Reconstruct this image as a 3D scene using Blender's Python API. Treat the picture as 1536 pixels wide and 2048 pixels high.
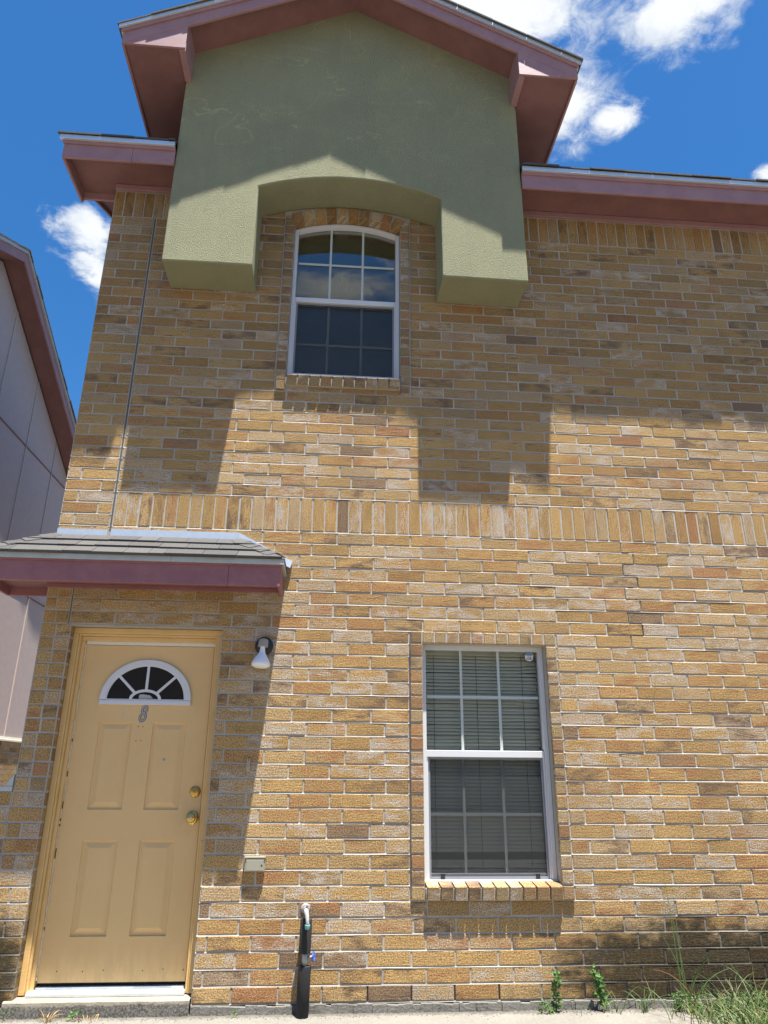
import bpy, bmesh, math, random
from mathutils import Vector, Matrix
random.seed(7)
R = math.radians
for o in list(bpy.data.objects):
    bpy.data.objects.remove(o)
scene = bpy.context.scene
COL = scene.collection

# ------------------------------------------------------------------ camera
YAW, PITCH, ROLL = 0.0761474, 0.3498582, 0.00747097
CAM = Vector((-0.555829, -4.940119, 1.267914))
FPX = 1431.458                                   # focal length in photo pixels (2048 high)
cy, sy, cp, sp, cr, sr = math.cos(YAW), math.sin(YAW), math.cos(PITCH), math.sin(PITCH), math.cos(ROLL), math.sin(ROLL)
c_f = Vector((sy*cp, cy*cp, sp)); r0 = Vector((cy, -sy, 0)); u0 = r0.cross(c_f)
c_r = cr*r0 + sr*u0; c_u = -sr*r0 + cr*u0
cam_d = bpy.data.cameras.new('camera'); cam = bpy.data.objects.new('camera', cam_d); COL.objects.link(cam)
cam.matrix_world = Matrix(((c_r.x, c_u.x, -c_f.x, CAM.x), (c_r.y, c_u.y, -c_f.y, CAM.y), (c_r.z, c_u.z, -c_f.z, CAM.z), (0, 0, 0, 1)))
cam_d.sensor_fit = 'VERTICAL'; cam_d.sensor_height = 24.0; cam_d.lens = FPX/2048*24.0
cam_d.clip_start = 0.05; cam_d.clip_end = 3000
scene.camera = cam

def px(P):                                       # world point -> photo pixel (1536 x 2048)
    v = Vector(P) - CAM; z = v.dot(c_f)
    return 768 + FPX*v.dot(c_r)/z, 1024 - FPX*v.dot(c_u)/z

# ------------------------------------------------------------------ light
SUN = Vector((-0.172, 0.345, -1.785)).normalized()          # direction the light travels
SUN_STRENGTH = 5.0; SKY_STRENGTH = 0.060; EXPOSURE = 1.60
sun_d = bpy.data.lights.new('sun', 'SUN'); sun_d.energy = SUN_STRENGTH; sun_d.angle = R(0.53); sun_d.color = (1.0, 0.955, 0.885)
sun = bpy.data.objects.new('sun', sun_d); COL.objects.link(sun)
sun.rotation_euler = SUN.to_track_quat('-Z', 'Y').to_euler(); sun.location = (2, -4, 20)
el = math.asin(-SUN.z); az = math.atan2(-SUN.x, -SUN.y)
scene.view_settings.view_transform = 'Standard'; scene.view_settings.look = 'None'
scene.view_settings.exposure = EXPOSURE; scene.view_settings.gamma = 1.0
scene.view_settings.use_curve_mapping = False
scene.render.engine = 'CYCLES'
scene.cycles.max_bounces = 6; scene.cycles.diffuse_bounces = 3; scene.cycles.glossy_bounces = 3; scene.cycles.transparent_max_bounces = 8

class NT:                                        # small node helper
    def __init__(s, tree): s.t = tree; s.n = tree.nodes; s.l = tree.links
    def node(s, typ, **kw):
        n = s.n.new(typ)
        for k, v in kw.items(): setattr(n, k, v)
        return n
    def put(s, sock, v):
        if hasattr(v, 'links') or isinstance(v, bpy.types.NodeSocket): s.l.new(v, sock)
        else: sock.default_value = v
    def math(s, op, a, b=0.0, c=0.0, clamp=False):
        n = s.node('ShaderNodeMath', operation=op, use_clamp=clamp)
        for i, v in enumerate((a, b, c)): s.put(n.inputs[i], v)
        return n.outputs[0]
    def vmath(s, op, a, b=(0, 0, 0)):
        n = s.node('ShaderNodeVectorMath', operation=op); s.put(n.inputs[0], a); s.put(n.inputs[1], b)
        return n.outputs[0]
    def mix(s, fac, a, b, blend='MIX'):
        n = s.node('ShaderNodeMix', data_type='RGBA', blend_type=blend)
        s.put(n.inputs[0], fac)
        for i, v in ((6, a), (7, b)):
            if isinstance(v, (tuple, list)): v = tuple(v) + ((1.0,) if len(v) == 3 else ())
            s.put(n.inputs[i], v)
        return n.outputs[2]
    def step(s, v, lo, hi, a=0.0, b=1.0):        # smoothstep
        n = s.node('ShaderNodeMapRange', interpolation_type='SMOOTHSTEP')
        s.put(n.inputs[0], v)
        for i, q in ((1, lo), (2, hi), (3, a), (4, b)): s.put(n.inputs[i], q)
        return n.outputs[0]
    def noise(s, vec, scale, detail=3.0, rough=0.5, dist=0.0, dims='3D'):
        n = s.node('ShaderNodeTexNoise', noise_dimensions=dims)
        if vec is not None: s.l.new(vec, n.inputs['Vector'])
        n.inputs['Scale'].default_value = scale; n.inputs['Detail'].default_value = detail
        n.inputs['Roughness'].default_value = rough; n.inputs['Distortion'].default_value = dist
        return n.outputs[0]
    def map(s, vec, scale=(1, 1, 1), loc=(0, 0, 0)):
        n = s.node('ShaderNodeMapping'); s.l.new(vec, n.inputs[0])
        n.inputs['Scale'].default_value = scale; n.inputs['Location'].default_value = loc
        return n.outputs[0]

# ------------------------------------------------------------------ sky with fair-weather clouds
world = bpy.data.worlds.new('World'); scene.world = world; world.use_nodes = True
w = NT(world.node_tree); w.n.clear()
sky = w.node('ShaderNodeTexSky', sky_type='NISHITA'); sky.sun_disc = False
sky.sun_elevation = el; sky.sun_rotation = az; sky.altitude = 0; sky.air_density = 1.0; sky.dust_density = 0.3; sky.ozone_density = 6.0
tc = w.node('ShaderNodeTexCoord').outputs['Generated']
sep = w.node('ShaderNodeSeparateXYZ'); w.l.new(tc, sep.inputs[0])
zc = w.math('MAXIMUM', sep.outputs[2], 0.08)
comb = w.node('ShaderNodeCombineXYZ')
w.l.new(w.math('DIVIDE', sep.outputs[0], zc), comb.inputs[0]); w.l.new(w.math('DIVIDE', sep.outputs[1], zc), comb.inputs[1])
pp = comb.outputs[0]                             # point on a flat cloud layer
wob = w.node('ShaderNodeTexNoise'); w.l.new(pp, wob.inputs['Vector']); wob.inputs['Scale'].default_value = 7; wob.inputs['Detail'].default_value = 5
ppd = w.vmath('ADD', pp, w.vmath('MULTIPLY', w.vmath('SUBTRACT', wob.outputs['Color'], (.5, .5, .5)), (.11, .11, 0)))
clouds = [(-.500, 1.185, .072, .105), (-.530, 1.30, .052, .10), (.21, .680, .19, .105), (.335, .840, .095, .125), (.43, .845, .06, .05),
          (.46, .660, .105, .085), (.76, .925, .045, .04),
          (.16, -1.15, .11, .13), (.0, -1.32, .16, .08), (-.12, -1.0, .2, .05), (.9, -1.4, .25, .2), (1.3, .2, .18, .12),
          (-1.3, -.3, .2, .14), (-.9, -.9, .2, .12), (.1, .15, .10, .06)]
val = None
for (ax, ay, rx, ry) in clouds:
    q = w.vmath('MULTIPLY', w.vmath('SUBTRACT', ppd, (ax, ay, 0)), (1/rx, 1/ry, 0))
    ln = w.node('ShaderNodeVectorMath', operation='LENGTH'); w.l.new(q, ln.inputs[0])
    v = w.math('SUBTRACT', 1.0, ln.outputs['Value'])
    val = v if val is None else w.math('SMOOTH_MAX', val, v, 0.15)
sc_n = w.math('MULTIPLY', w.math('SUBTRACT', w.noise(pp, 0.9, 3, .5), .52), 5.0)        # cumulus field farther out, thicker towards the horizon
lp = w.node('ShaderNodeVectorMath', operation='LENGTH'); w.l.new(pp, lp.inputs[0])
val = w.math('MAXIMUM', val, w.math('SUBTRACT', sc_n, w.step(lp.outputs['Value'], 1.7, 3.2, 4.0, 0.0)))
n1 = w.noise(pp, 18, 8, 0.66, 0.4)
dens = w.math('ADD', val, w.math('MULTIPLY', w.math('SUBTRACT', n1, 0.5), 1.7))
mask = w.step(dens, 0.0, 0.70)
body = w.step(w.math('ADD', w.math('MULTIPLY', val, 0.9), w.math('MULTIPLY', w.math('SUBTRACT', w.noise(pp, 15, 6, .6), .5), 1.4)), -0.1, 0.75)
ccol = w.mix(body, (.20, .235, .29), (.345, .355, .365))
bg1 = w.node('ShaderNodeBackground'); hs = w.node('ShaderNodeHueSaturation'); hs.inputs['Saturation'].default_value = 1.25; w.l.new(sky.outputs[0], hs.inputs['Color']); w.l.new(hs.outputs[0], bg1.inputs[0]); bg1.inputs[1].default_value = SKY_STRENGTH
bg2 = w.node('ShaderNodeBackground'); w.l.new(ccol, bg2.inputs[0]); bg2.inputs[1].default_value = 0.95
mx = w.node('ShaderNodeMixShader'); w.l.new(mask, mx.inputs[0]); w.l.new(bg1.outputs[0], mx.inputs[1]); w.l.new(bg2.outputs[0], mx.inputs[2])
world.cycles.sampling_method = 'MANUAL'; world.cycles.sample_map_resolution = 512
wo = w.node('ShaderNodeOutputWorld'); w.l.new(mx.outputs[0], wo.inputs[0])

# ------------------------------------------------------------------ materials
def mat(name):
    m = bpy.data.materials.new(name); m.use_nodes = True
    t = NT(m.node_tree); b = t.n['Principled BSDF']
    return m, t, b
def setp(b, **kw):
    for k, v in kw.items(): b.inputs[k.replace('_', ' ')].default_value = v
def bump(t, b, h, strength=0.3, dist=0.01):
    n = t.node('ShaderNodeBump'); n.inputs['Strength'].default_value = strength; n.inputs['Distance'].default_value = dist
    t.l.new(h, n.inputs['Height']); t.l.new(n.outputs[0], b.inputs['Normal'])
def pos(t): return t.node('ShaderNodeNewGeometry').outputs['Position']

def mildew(t, col, each=None):                              # damp black growth low on the wall, right of the window and at the far left
    p = pos(t); s = t.node('ShaderNodeSeparateXYZ'); t.l.new(p, s.inputs[0])
    n = t.noise(p, 3.2, 5, 0.65); n2 = t.noise(p, 45, 4, 0.7)
    zz = t.math('ADD', s.outputs[2], t.math('MULTIPLY', t.math('SUBTRACT', n, 0.5), 0.45))
    up = t.step(zz, 0.20, 0.60, 1.0, 0.0)
    xr = t.step(t.math('ADD', s.outputs[0], t.math('MULTIPLY', n, 0.7)), 0.88, 1.75)
    xl = t.step(s.outputs[0], -2.12, -2.42)
    up2 = t.step(zz, 0.30, 0.62, 1.0, 0.0)
    m = t.math('MAXIMUM', t.math('MULTIPLY', up, xr), t.math('MULTIPLY', up2, xl))
    low = t.math('MULTIPLY', t.step(zz, 0.0, 0.2, 1.0, 0.0), 0.35)
    m = t.math('MAXIMUM', m, low)
    if each is not None: m = t.step(t.math('ADD', m, t.math('MULTIPLY', t.math('SUBTRACT', each, .5), 1.3)), .20, .86)
    m = t.math('MULTIPLY', m, t.step(n2, 0.22, 0.55, 0.86, 1.0), clamp=True)
    return t.mix(t.math('MULTIPLY', m, 0.95), col, t.mix(t.step(n2, .4, .75), (.020, .016, .010), (.095, .078, .042)))

def brick_material():
    m, t, b = mat('brick')
    ca = t.node('ShaderNodeVertexColor', layer_name='base').outputs[0]
    pa = t.node('ShaderNodeVertexColor', layer_name='patch')
    uv = t.node('ShaderNodeUVMap', uv_map='uv').outputs[0]
    stri = t.noise(t.map(uv, (9, 110, 1)), 1.0, 4, 0.65)
    big = t.noise(t.map(uv, (6.5, 15, 1)), 1.0, 5, 0.62)
    grain = t.noise(t.map(uv, (125, 125, 1)), 1.0, 3, 0.8)
    grit = t.noise(t.map(uv, (75, 95, 1)), 1.0, 2, 0.6)
    col = t.mix(t.step(big, 0.40, 0.66, 0, .92), ca, pa.outputs[0])
    # pa alpha: amount of streaking
    st = t.math('MULTIPLY', t.step(stri, 0.53, 0.68), pa.outputs[1])
    col = t.mix(t.math('MULTIPLY', st, 0.8), col, (.085, .042, .022))
    g = t.step(grain, 0.34, 0.66, 0.46, 1.54)
    hsv = t.node('ShaderNodeHueSaturation'); hsv.inputs['Saturation'].default_value = 1.01; t.l.new(col, hsv.inputs['Color']); t.l.new(g, hsv.inputs['Value'])
    col = hsv.outputs[0]
    col = t.mix(t.step(grit, 0.62, 0.72, 0.0, 0.65), col, (.07, .045, .03))
    p = pos(t); dirt = t.noise(t.map(p, (1.6, 1.6, .55)), 1.0, 5, .6)
    col = t.mix(t.step(dirt, .50, .72, 0, .30), col, (.17, .115, .065))
    col = mildew(t, col, big)
    t.l.new(col, b.inputs['Base Color']); setp(b, Roughness=0.92); b.inputs['Specular IOR Level'].default_value = 0.15
    h = t.math('ADD', t.math('MULTIPLY', grain, 0.55), t.math('ADD', t.math('MULTIPLY', stri, 0.5), t.math('MULTIPLY', grit, 0.5)))
    bump(t, b, h, 0.75, 0.006)
    return m
def mortar_material():
    m, t, b = mat('mortar')
    p = pos(t); n = t.noise(p, 60, 5, 0.7); n2 = t.noise(p, 4, 3)
    col = t.mix(n, (.255, .236, .196), (.465, .432, .370)); col = t.mix(t.step(n2, .4, .7, 0, .4), col, (.49, .455, .395))
    col = mildew(t, col)
    t.l.new(col, b.inputs['Base Color']); setp(b, Roughness=0.95); bump(t, b, n, 0.5, 0.005)
    return m
def stucco_material():
    m, t, b = mat('green_stucco')
    p = pos(t); n = t.noise(p, 1.7, 5, 0.6); f = t.noise(p, 110, 3, 0.7); c = t.noise(p, 210, 2, 0.6)
    col = t.mix(t.step(n, .3, .7), (.285, .285, .178), (.340, .332, .202))
    # weathered hairlines and worn patches of older yellowish paint
    wv = t.noise(t.map(p, (1.0, 1.0, 1.5)), 1.15, 4, 0.55, 0.6)
    line = t.math('SUBTRACT', 1.0, t.step(t.math('ABSOLUTE', t.math('SUBTRACT', wv, 0.5)), 0.0, 0.006))
    worn = t.step(t.noise(p, 2.3, 6, .7), .56, .74)
    zz = t.node('ShaderNodeSeparateXYZ'); t.l.new(p, zz.inputs[0])
    hi = t.step(zz.outputs[2], 5.6, 6.3)
    col = t.mix(t.math('MULTIPLY', t.math('MULTIPLY', line, hi), t.step(n, .40, .55, 0, .85)), col, (.50, .47, .25))
    col = t.mix(t.math('MULTIPLY', t.math('MULTIPLY', worn, hi), .55), col, (.42, .395, .20))
    dk = t.step(t.noise(t.map(p, (3.4, 3, .45)), 1.3, 6, .65), .50, .74, 0, .16)
    col = t.mix(dk, col, (.15, .155, .11))
    col = t.mix(t.step(f, .38, .64, .0, .40), col, (.40, .395, .225))
    col = t.mix(t.step(c, .50, .68, .0, .22), col, (.14, .14, .085))
    t.l.new(col, b.inputs['Base Color']); setp(b, Roughness=0.9); b.inputs['Specular IOR Level'].default_value = 0.2
    bump(t, b, t.math('ADD', f, t.math('MULTIPLY', c, .6)), 1.0, 0.014)
    return m
def paint(name, c1, c2, rough=0.6, wear=None, scale=6.0, bmp=0.15):
    m, t, b = mat(name)
    p = pos(t); n = t.noise(p, scale, 6, 0.65); g = t.noise(t.map(p, (14, 60, 120)), 1.0, 3, .6)
    col = t.mix(t.step(n, .3, .7), c1, c2)
    if wear:
        col = t.mix(t.step(t.noise(t.map(p, (9, 9, 26)), 1.0, 7, .75), .62, .69, 0, .75), col, wear)
        col = t.mix(t.step(t.noise(t.map(p, (30, 30, 55)), 1.0, 4, .7), .68, .74, 0, .6), col, tuple(min(1, q*1.7+.05) for q in c2))
    t.l.new(col, b.inputs['Base Color']); setp(b, Roughness=rough)
    bump(t, b, t.math('ADD', n, g), bmp, 0.004)
    return m
def plain(name, c, rough=0.5, metal=0.0, var=0.08, scale=40.0, bmp=0.0):
    m, t, b = mat(name)
    p = pos(t); n = t.noise(p, scale, 5, .6)
    lo = tuple(max(0, x*(1-var)) for x in c); hi = tuple(min(1, x*(1+var)) for x in c)
    t.l.new(t.mix(n, lo, hi), b.inputs['Base Color']); setp(b, Roughness=rough, Metallic=metal)
    if bmp: bump(t, b, n, bmp, 0.004)
    return m
def shingle_material():
    m, t, b = mat('shingle')
    ca = t.node('ShaderNodeObjectInfo').outputs['Random']
    p = pos(t); n = t.noise(p, 260, 2, .7); n2 = t.noise(p, 9, 3)
    base = t.mix(ca, (.028, .028, .029), (.080, .077, .074))
    col = t.mix(t.step(n, .35, .65), t.mix(.55, base, (.03, .03, .03)), t.mix(.30, base, (.20, .195, .19)))
    col = t.mix(t.math('MULTIPLY', n2, .3), col, (.075, .07, .063))
    t.l.new(col, b.inputs['Base Color']); setp(b, Roughness=0.95); bump(t, b, n, .5, .004)
    return m
def glass_material(name='window_glass', ior=1.5):
    m, t, b = mat(name); out = t.n['Material Output']; t.n.remove(b)
    fr = t.node('ShaderNodeFresnel'); fr.inputs[0].default_value = ior
    tr = t.node('ShaderNodeBsdfTransparent'); tr.inputs[0].default_value = (.95, .97, .95, 1)
    gl = t.node('ShaderNodeBsdfGlossy'); gl.inputs['Roughness'].default_value = 0.01
    mxs = t.node('ShaderNodeMixShader'); t.l.new(fr.outputs[0], mxs.inputs[0]); t.l.new(tr.outputs[0], mxs.inputs[1]); t.l.new(gl.outputs[0], mxs.inputs[2])
    t.l.new(mxs.outputs[0], out.inputs[0]); return m
def screen_material():
    m, t, b = mat('insect_screen'); out = t.n['Material Output']
    p = pos(t); n = t.noise(t.map(p, (2.2, 2, 3.4)), 2.0, 4, .6)
    t.l.new(t.mix(n, (.016, .018, .022), (.050, .053, .060)), b.inputs['Base Color']); setp(b, Roughness=.75)
    tr = t.node('ShaderNodeBsdfTransparent')
    mxs = t.node('ShaderNodeMixShader'); mxs.inputs[0].default_value = .21
    t.l.new(tr.outputs[0], mxs.inputs[1]); t.l.new(b.outputs[0], mxs.inputs[2]); t.l.new(mxs.outputs[0], out.inputs[0]); return m
def concrete_material(name, c1, c2, bmp=.4):
    m, t, b = mat(name)
    p = pos(t); n = t.noise(p, 2.5, 7, .65); f = t.noise(p, 70, 5, .7); s = t.noise(p, 18, 5, .7)
    col = t.mix(t.step(n, .3, .7), c1, c2); col = t.mix(t.step(s, .58, .72, 0, .45), col, (.11, .10, .08))
    col = t.mix(t.step(f, .3, .7, 0, .25), col, (.34, .32, .28))
    t.l.new(col, b.inputs['Base Color']); setp(b, Roughness=.93); bump(t, b, t.math('ADD', f, s), bmp, .006)
    return m
def leaf_material(name, c1, c2):
    m, t, b = mat(name)
    ra = t.node('ShaderNodeVertexColor', layer_name='tint').outputs[0]
    col = t.mix(t.noise(pos(t), 30, 2), c1, c2); col = t.mix(.55, col, ra)
    t.l.new(col, b.inputs['Base Color']); setp(b, Roughness=.55)
    return m

MT = {}
MT['brick'] = brick_material(); MT['mortar'] = mortar_material(); MT['stucco'] = stucco_material()
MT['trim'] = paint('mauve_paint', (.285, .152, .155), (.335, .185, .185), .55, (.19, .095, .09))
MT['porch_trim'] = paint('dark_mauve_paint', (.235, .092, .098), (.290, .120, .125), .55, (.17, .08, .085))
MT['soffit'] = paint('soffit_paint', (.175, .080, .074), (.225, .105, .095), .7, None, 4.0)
MT['door'] = paint('yellow_door_paint', (.660, .430, .180), (.690, .455, .200), .45, None, 3.0, .05)
def door_dirt():
    m = MT['door']; t = NT(m.node_tree); b = t.n['Principled BSDF']; old = b.inputs['Base Color'].links[0].from_socket
    p = pos(t); s_ = t.node('ShaderNodeSeparateXYZ'); t.l.new(p, s_.inputs[0])
    d = t.vmath('SUBTRACT', p, (-1.40, .13, 1.03)); ln = t.node('ShaderNodeVectorMath', operation='LENGTH'); t.l.new(d, ln.inputs[0])
    k = t.math('MULTIPLY', t.step(ln.outputs['Value'], .04, .22, .26, 0), t.step(t.noise(p, 14, 5, .7), .35, .65))
    low = t.math('MULTIPLY', t.step(s_.outputs[2], .10, .36, .34, 0), t.step(t.noise(t.map(p, (22, 22, 5)), 1.0, 6, .7), .40, .66))
    sc = t.step(t.noise(t.map(p, (5, 5, 60)), 1.0, 6, .7), .68, .74, 0, .14)
    col = t.mix(t.math('MAXIMUM', t.math('MAXIMUM', k, low), sc), old, (.40, .26, .12))
    t.l.new(col, b.inputs['Base Color'])
    br = t.noise(t.map(p, (160, 160, 7)), 1.0, 3, .6); bump(t, b, t.math('ADD', br, t.noise(p, 5, 3)), .22, .004)
door_dirt()
MT['casing'] = paint('yellow_casing_paint', (.630, .395, .135), (.670, .435, .175), .5, (.44, .27, .09), 10.0, .2)
MT['galv'] = plain('galvanised_metal', (.62, .66, .68), .38, .55, .12, 25)
MT['drip'] = plain('grey_drip_metal', (.44, .46, .43), .5, .2, .15, 12)
MT['shingle'] = shingle_material()
MT['white'] = plain('white_vinyl', (.60, .60, .60), .4, 0, .04, 20)
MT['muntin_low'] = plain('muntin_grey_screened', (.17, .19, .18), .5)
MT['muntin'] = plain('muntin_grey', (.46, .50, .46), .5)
MT['glass'] = glass_material(); MT['screen'] = screen_material()
MT['dark'] = plain('dark_gap', (.012, .011, .010), .8)
MT['lite'] = plain('dark_fanlight_glass', (.010, .010, .009), .06)
MT['blind'] = plain('blind_slat', (.80, .77, .62), .55, 0, .06, 8)
MT['cord'] = plain('blind_cord', (.10, .10, .09), .8)
MT['rail'] = plain('screen_rail', (.20, .21, .23), .5)
MT['brass'] = plain('brass', (.58, .40, .12), .22, 1.0, .2, 60)
MT['steel'] = plain('brushed_steel', (.45, .46, .48), .35, .8, .1)
MT['black'] = plain('black_metal', (.012, .012, .013), .45)
MT['foam'] = plain('black_foam', (.020, .020, .020), .9, 0, .8, 220, .6)
MT['socket'] = plain('grey_socket', (.30, .28, .24), .7)
MT['bulb'] = plain('frosted_bulb', (.78, .79, .80), .35, 0, .03)
MT['plastic'] = plain('beige_plastic', (.30, .285, .215), .5, 0, .06)
MT['tanplastic'] = plain('tan_plastic', (.46, .34, .20), .5)
MT['zinc'] = plain('zinc_pipe', (.33, .35, .33), .5, .5, .3, 50)
MT['tap'] = plain('paint_spattered_tap', (.30, .30, .29), .6, 0, .5, 60, .5)
MT['teal'] = plain('teal_patina', (.16, .38, .36), .6, 0, .3, 80)
MT['blue'] = plain('blue_enamel', (.055, .12, .50), .35, 0, .6, 90)
MT['concrete'] = concrete_material('pale_concrete', (.142, .133, .113), (.178, .167, .143))
MT['footing'] = concrete_material('grey_footing', (.085, .080, .068), (.150, .142, .122), .8)
MT['step'] = concrete_material('worn_concrete', (.27, .235, .175), (.33, .29, .225), .6)
MT['pink_stucco'] = plain('pinkish_grey_stucco', (.45, .362, .332), .9, 0, .10, 9, .35)
MT['pink_batten'] = plain('pink_batten', (.52, .42, .38), .8)
def paving_dirt():
    m = MT['concrete']; t = NT(m.node_tree); b = t.n['Principled BSDF']; old = b.inputs['Base Color'].links[0].from_socket
    p = pos(t); s_ = t.node('ShaderNodeSeparateXYZ'); t.l.new(p, s_.inputs[0])
    y = t.math('ADD', s_.outputs[1], t.math('MULTIPLY', t.math('SUBTRACT', t.noise(p, 9, 6, .7), .5), .16))
    col = t.mix(t.step(y, -.10, -.015, 0, .8), old, (.075, .060, .042))
    col = t.mix(t.math('MULTIPLY', t.step(s_.outputs[0], 1.1, 2.0), t.step(t.noise(p, 13, 5, .7), .42, .6)), col, (.09, .07, .045))
    t.l.new(col, b.inputs['Base Color'])
paving_dirt()
def step_material():
    m = concrete_material('step_concrete', (.25, .215, .16), (.31, .27, .205), .6); t = NT(m.node_tree); b = t.n['Principled BSDF']
    old = b.inputs['Base Color'].links[0].from_socket; p = pos(t); s_ = t.node('ShaderNodeSeparateXYZ'); t.l.new(p, s_.inputs[0])
    zz = t.math('ADD', s_.outputs[2], t.math('MULTIPLY', t.math('SUBTRACT', t.noise(p, 22, 4, .7), .5), .05))
    t.l.new(t.mix(t.step(zz, .004, .016, 1, 0), old, t.mix(t.step(t.noise(p, 90, 4, .75), .4, .6), (.06, .058, .05), (.17, .155, .13))), b.inputs['Base Color']); return m
MT['step'] = step_material()
MT['sealant'] = plain('dark_sealant', (.085, .08, .072), .8)
MT['lot'] = concrete_material('dusty_lot', (.105, .092, .074), (.140, .122, .098))
MT['room'] = plain('room_wall', (.22, .21, .19), .9)
MT['cream'] = plain('cream_trim', (.70, .66, .55), .6)
MT['sticker'] = plain('sticker_white', (.70, .72, .74), .5)
MT['sticker_blue'] = plain('sticker_blue', (.07, .22, .52), .5)
MT['sticker_black'] = plain('sticker_black', (.03, .03, .035), .5)
MT['paper'] = plain('paper', (.36, .37, .36), .7)
MT['ghost'] = plain('pale_paint_mark', (.66, .55, .36), .6)
MT['grass'] = leaf_material('grass_blade', (.05, .10, .018), (.09, .15, .035))
MT['leaf'] = leaf_material('weed_leaf', (.045, .11, .018), (.08, .16, .03))
MT['dry'] = leaf_material('dry_grass', (.36, .24, .10), (.45, .30, .13))

# ------------------------------------------------------------------ mesh helpers
WORLD = {}                                       # object -> world position of its origin
def empty(name, loc, label=None, cat=None, group=None):
    o = bpy.data.objects.new(name, None); COL.objects.link(o); o.location = loc; o.empty_display_size = .1
    WORLD[o] = Vector(loc); tag(o, label, cat, group); return o
def tag(o, label=None, cat=None, group=None, kind=None):
    if label: o['label'] = label
    if cat: o['category'] = cat
    if group: o['group'] = group
    if kind: o['kind'] = kind
    return o
class MB:
    def __init__(s): s.v = []; s.f = []
    def add(s, vs, fs):
        k = len(s.v); s.v += [tuple(v) for v in vs]; s.f += [tuple(i+k for i in f) for f in fs]; return s
    def box(s, x0, x1, y0, y1, z0, z1):
        return s.add([(x0, y0, z0), (x1, y0, z0), (x1, y1, z0), (x0, y1, z0), (x0, y0, z1), (x1, y0, z1), (x1, y1, z1), (x0, y1, z1)],
                     [(0, 3, 2, 1), (4, 5, 6, 7), (0, 1, 5, 4), (1, 2, 6, 5), (2, 3, 7, 6), (3, 0, 4, 7)])
    def hexa(s, p):                              # 8 corners, bottom ring then top ring
        return s.add(p, [(0, 3, 2, 1), (4, 5, 6, 7), (0, 1, 5, 4), (1, 2, 6, 5), (2, 3, 7, 6), (3, 0, 4, 7)])
    def prism(s, poly, y0, y1, axis='y'):        # polygon in x,z swept along y  (axis 'x': polygon in y,z swept along x)
        n = len(poly)
        if axis == 'y': vs = [(a, y0, c) for a, c in poly] + [(a, y1, c) for a, c in poly]
        elif axis == 'x': vs = [(y0, a, c) for a, c in poly] + [(y1, a, c) for a, c in poly]
        else: vs = [(a, c, y0) for a, c in poly] + [(a, c, y1) for a, c in poly]
        return s.add(vs, [tuple(range(n))[::-1], tuple(range(n, 2*n))] + [(i, (i+1) % n, n+(i+1) % n, n+i) for i in range(n)])
    def lathe(s, prof, c, axis=(0, 0, 1), n=24):  # prof: (radius, height along axis)
        a = Vector(axis).normalized(); e = a.orthogonal().normalized(); g = a.cross(e); c = Vector(c); k = len(prof); vs = []
        for r, h in prof:
            for i in range(n):
                th = 2*math.pi*i/n; vs.append(c + a*h + (e*math.cos(th) + g*math.sin(th))*r)
        fs = [(j*n+i, j*n+(i+1) % n, (j+1)*n+(i+1) % n, (j+1)*n+i) for j in range(k-1) for i in range(n)]
        fs += [tuple(range(n))[::-1], tuple(range((k-1)*n, k*n))]
        return s.add(vs, fs)
    def tube(s, pts, r, n=10):
        pts = [Vector(p) for p in pts]; vs = []; k = len(pts); rr = r if isinstance(r, (list, tuple)) else [r]*k
        e = None
        for i, p in enumerate(pts):
            d = (pts[min(i+1, k-1)] - pts[max(i-1, 0)]).normalized()
            e = d.orthogonal().normalized() if e is None else (e - d*e.dot(d)).normalized()
            g = d.cross(e)
            for j in range(n):
                th = 2*math.pi*j/n; vs.append(p + (e*math.cos(th) + g*math.sin(th))*rr[i])
        fs = [(a*n+b, a*n+(b+1) % n, (a+1)*n+(b+1) % n, (a+1)*n+b) for a in range(k-1) for b in range(n)]
        fs += [tuple(range(n))[::-1], tuple(range((k-1)*n, k*n))]
        return s.add(vs, fs)
    def band(s, outer, inner, y0, y1):           # strip between two open outlines in x,z, given depth
        n = len(outer); vs = []
        for y in (y0, y1):
            vs += [(a, y, c) for a, c in outer] + [(a, y, c) for a, c in inner]
        O, I, O2, I2 = 0, n, 2*n, 3*n; fs = []
        for i in range(n-1):
            fs += [(O+i, O+i+1, I+i+1, I+i), (O2+i, I2+i, I2+i+1, O2+i+1), (O+i, O2+i, O2+i+1, O+i+1), (I+i, I+i+1, I2+i+1, I2+i)]
        fs += [(O, I, I2, O2), (O+n-1, O2+n-1, I2+n-1, I+n-1)]
        return s.add(vs, fs)
    def build(s, name, m, parent=None, bevel=0, smooth=False, seg=2, origin=None):
        lo = [min(v[i] for v in s.v) for i in range(3)]; hi = [max(v[i] for v in s.v) for i in range(3)]
        c = Vector(((lo[0]+hi[0])/2, (lo[1]+hi[1])/2, lo[2])) if origin is None else Vector(origin)
        me = bpy.data.meshes.new(name); me.from_pydata([Vector(v)-c for v in s.v], [], s.f)
        bm = bmesh.new(); bm.from_mesh(me); bmesh.ops.recalc_face_normals(bm, faces=bm.faces)
        if bevel:
            es = [e for e in bm.edges if len(e.link_faces) == 2 and e.calc_face_angle(0) > .5]
            bmesh.ops.bevel(bm, geom=es, offset=bevel, segments=seg, affect='EDGES', profile=.5, clamp_overlap=True)
        if smooth:
            for f in bm.faces: f.smooth = True
        bm.to_mesh(me); bm.free()
        if smooth:
            try: me.set_sharp_from_angle(angle=R(38))
            except Exception: pass
        me.materials.append(MT[m] if isinstance(m, str) else m)
        o = bpy.data.objects.new(name, me); COL.objects.link(o)
        return place(o, c, parent)
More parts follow.
